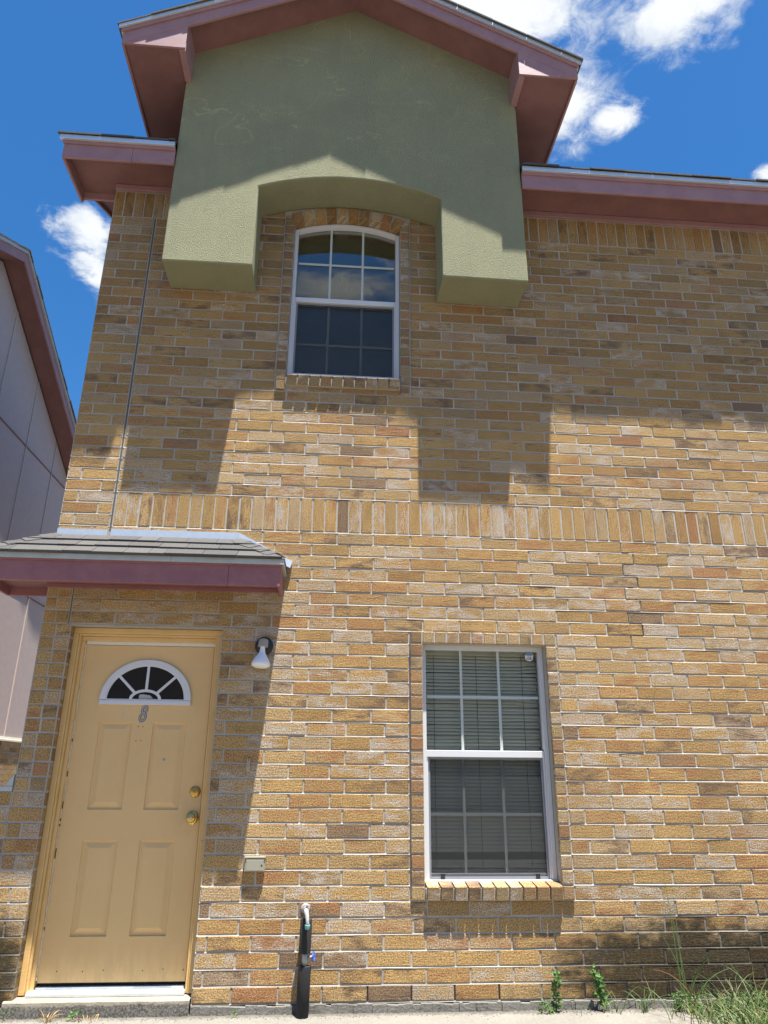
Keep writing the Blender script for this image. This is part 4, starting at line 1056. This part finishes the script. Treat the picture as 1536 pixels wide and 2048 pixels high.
def leafy(name, x, y, h, n, label, lw=.012, ll=.035, group='broad leaved weeds at the foot of the wall'):
    st_ = [blade(x, y, h, .25, random.uniform(3.3, 6.1), .0022, (.14, .22, .05, 1), droop=0, n=5)]
    lv = []
    for i in range(n):
        t = random.uniform(.08, 1); k_ = min(int(t*4), 3); P = Vector(st_[0][0][k_]).lerp(Vector(st_[0][0][k_+1]), t*4-k_ if k_ < 4 else 0)
        P = P + Vector((random.gauss(0, 1), -abs(random.gauss(0, .6)), 0))*(.022 if h < .15 else .010); a = random.uniform(0, 2*math.pi); l_ = ll*random.uniform(.6, 1.1)*(1.15-.5*t); up = random.uniform(-.1, .7)
        d = Vector((math.cos(a), math.sin(a)*.8, up)).normalized()
        pts = [P + d*l_*q for q in (0, .3, .6, 1)]
        pts = [(p.x, min(p.y, -.006), max(p.z-.25*l_*(j/3)**2, -.045)) for j, p in enumerate(pts)]
        lv.append((pts, [.0015, lw*.8, lw*.7, .0008], random.choice(GREENS[:3])))
    root = empty(name, (x, y, -.05), label, 'weed', group)
    o, b = veg_mesh('stem', st_, 'leaf'); place(o, b, root); o, b = veg_mesh('leaves', lv, 'leaf'); place(o, b, root)
leafy('weed', .865, -.045, .22, 60, 'slim leafy green weed growing by the wall below the window corner')
leafy('weed', .80, -.07, .07, 70, 'low mat of small yellow green leaves below the window', .006, .018)
leafy('weed', 1.155, -.045, .235, 52, 'dark glossy leafy weed right of the slim one', .014, .045)
leafy('weed', -1.92, -.06, .055, 10, 'small bright green weed growing at the foot of the door step', .010, .025)
leafy('weed', -1.01, -.05, .04, 5, 'tiny green sprout by the wall right of the door step', .008, .018)
leafy('weed', -2.30, -.05, .06, 8, 'green sprout at the left end of the door step', .009, .024)
leafy('weed', 1.60, -.075, .10, 170, 'round mossy yellow green clump at the wall', .005, .016)
leafy('weed', 1.68, -.12, .05, 90, 'smaller mossy clump beside the round one', .005, .014)
tuft('dry_grass_tuft', 'dry', -2.05, -.085, 16, .085, .0022, DRYS, 'brown dried grass tuft on the concrete before the door step', 'grass tuft', None, .008, (.6, 1.6))
tuft('dry_grass_tuft', 'dry', -1.83, -.055, 18, .06, .002, DRYS, 'dead straw scattered along the door step', 'grass tuft', None, .05, (1, 2))
tuft('grass_tuft', 'grass', 1.385, -.09, 16, .20, .0026, GREENS, 'fan shaped grass tuft growing from the bare concrete', 'grass tuft', None, .010, (.3, 1.2))
tuft('grass_tuft', 'grass', 1.17, -.06, 12, .16, .0026, GREENS, 'thin grass around the dark glossy weed', 'grass tuft', None, .05, (.3, 1.2))
tuft('grass_tuft', 'grass', 1.00, -.04, 7, .10, .002, GREENS, 'short sparse grass between the two leafy weeds', 'grass tuft', None, .06, (.5, 1.4))
# tall stalks that climb above the rest
tall = [blade(1.62, -.10, .76, .06, 1.9, .0030, GREENS[0], droop=0, n=8), blade(1.64, -.09, .78, .05, 1.2, .0024, GREENS[4], droop=0, n=8), blade(1.66, -.09, .74, .10, 2.6, .0022, GREENS[2], droop=0, n=8),
        blade(1.66, -.12, .52, .35, 3.3, .0034, GREENS[1], n=8), blade(1.65, -.10, .42, .5, 5.9, .0055, GREENS[1], n=8), blade(1.70, -.13, .36, .9, 3.4, .0045, REDS[0], n=8), blade(1.66, -.13, .34, .8, 6.1, .0045, GREENS[2], n=8)]
o, b = veg_mesh('tall_grass', tall, 'grass'); place(o, b, None); tag(o, 'tall thin grass stalks rising against the stained brick', 'grass')
bl = []
for i in range(150):
    x = random.uniform(1.45, 2.6); bl.append(blade(x, -.03-random.random()*.3, random.uniform(.08, .34)*(1 if x > 1.8 else .8), random.uniform(.3, 1.2), random.uniform(0, 2*math.pi), random.uniform(.0012, .0028), random.choice(GREENS+GREENS+DRYS+REDS), n=7))
for i in range(6500):
    x = 2.6 - 1.0*random.random()**1.6; y = -.02-.55*random.random()
    dn = (x-1.5)/1.1
    if random.random() > dn*1.3: continue
    bl.append(blade(x, y, random.uniform(.03, .15), random.uniform(.3, 1.5), random.uniform(0, 2*math.pi), random.uniform(.0016, .003), random.choice(GREENS+GREENS+DRYS), n=4))
o, b = veg_mesh('grass', bl, 'grass'); place(o, b, None); tag(o, 'unkempt green and dry grass at the right foot of the wall', 'grass', None, 'stuff')
# loose litter: grit and dead leaves along the wall foot
q = MB()
for i in range(1800):
    x = random.uniform(-2.4, 2.4); y = -.024-abs(random.gauss(0, .035)); s_ = random.uniform(.0015, .0065)*(1.25 if x > .6 else 1); a = random.uniform(0, 3)
    c_, d_ = math.cos(a)*s_, math.sin(a)*s_
    q.add([(x-c_, y-d_, -.0495), (x+d_, y-c_, -.0495), (x+c_, y+d_, -.0495), (x-d_*.6, y+c_*.8, -.0495), (x, y, -.0495+s_*.9)], [(0, 1, 4), (1, 2, 4), (2, 3, 4), (3, 0, 4)])
o = q.build('gravel', 'footing', None); tag(o, 'grit and crumbs along the foot of the wall', 'gravel', None, 'stuff')

# ------------------------------------------------------------------ unseen building row added behind the camera for the lower panes to mirror
ar = empty('reflection_backdrop', (0, -27, -.05), 'unseen two storey row added behind the viewer for the window panes to mirror', 'reflection backdrop')
box('wall', 'pink_stucco', ar, -34, 34, -30, -24, -.05, 5.9)
MB().prism([(-30.4, 5.9), (-23.6, 5.9), (-27, 7.6)], -34.4, 34.4, 'x').build('roof', 'shingle', ar)
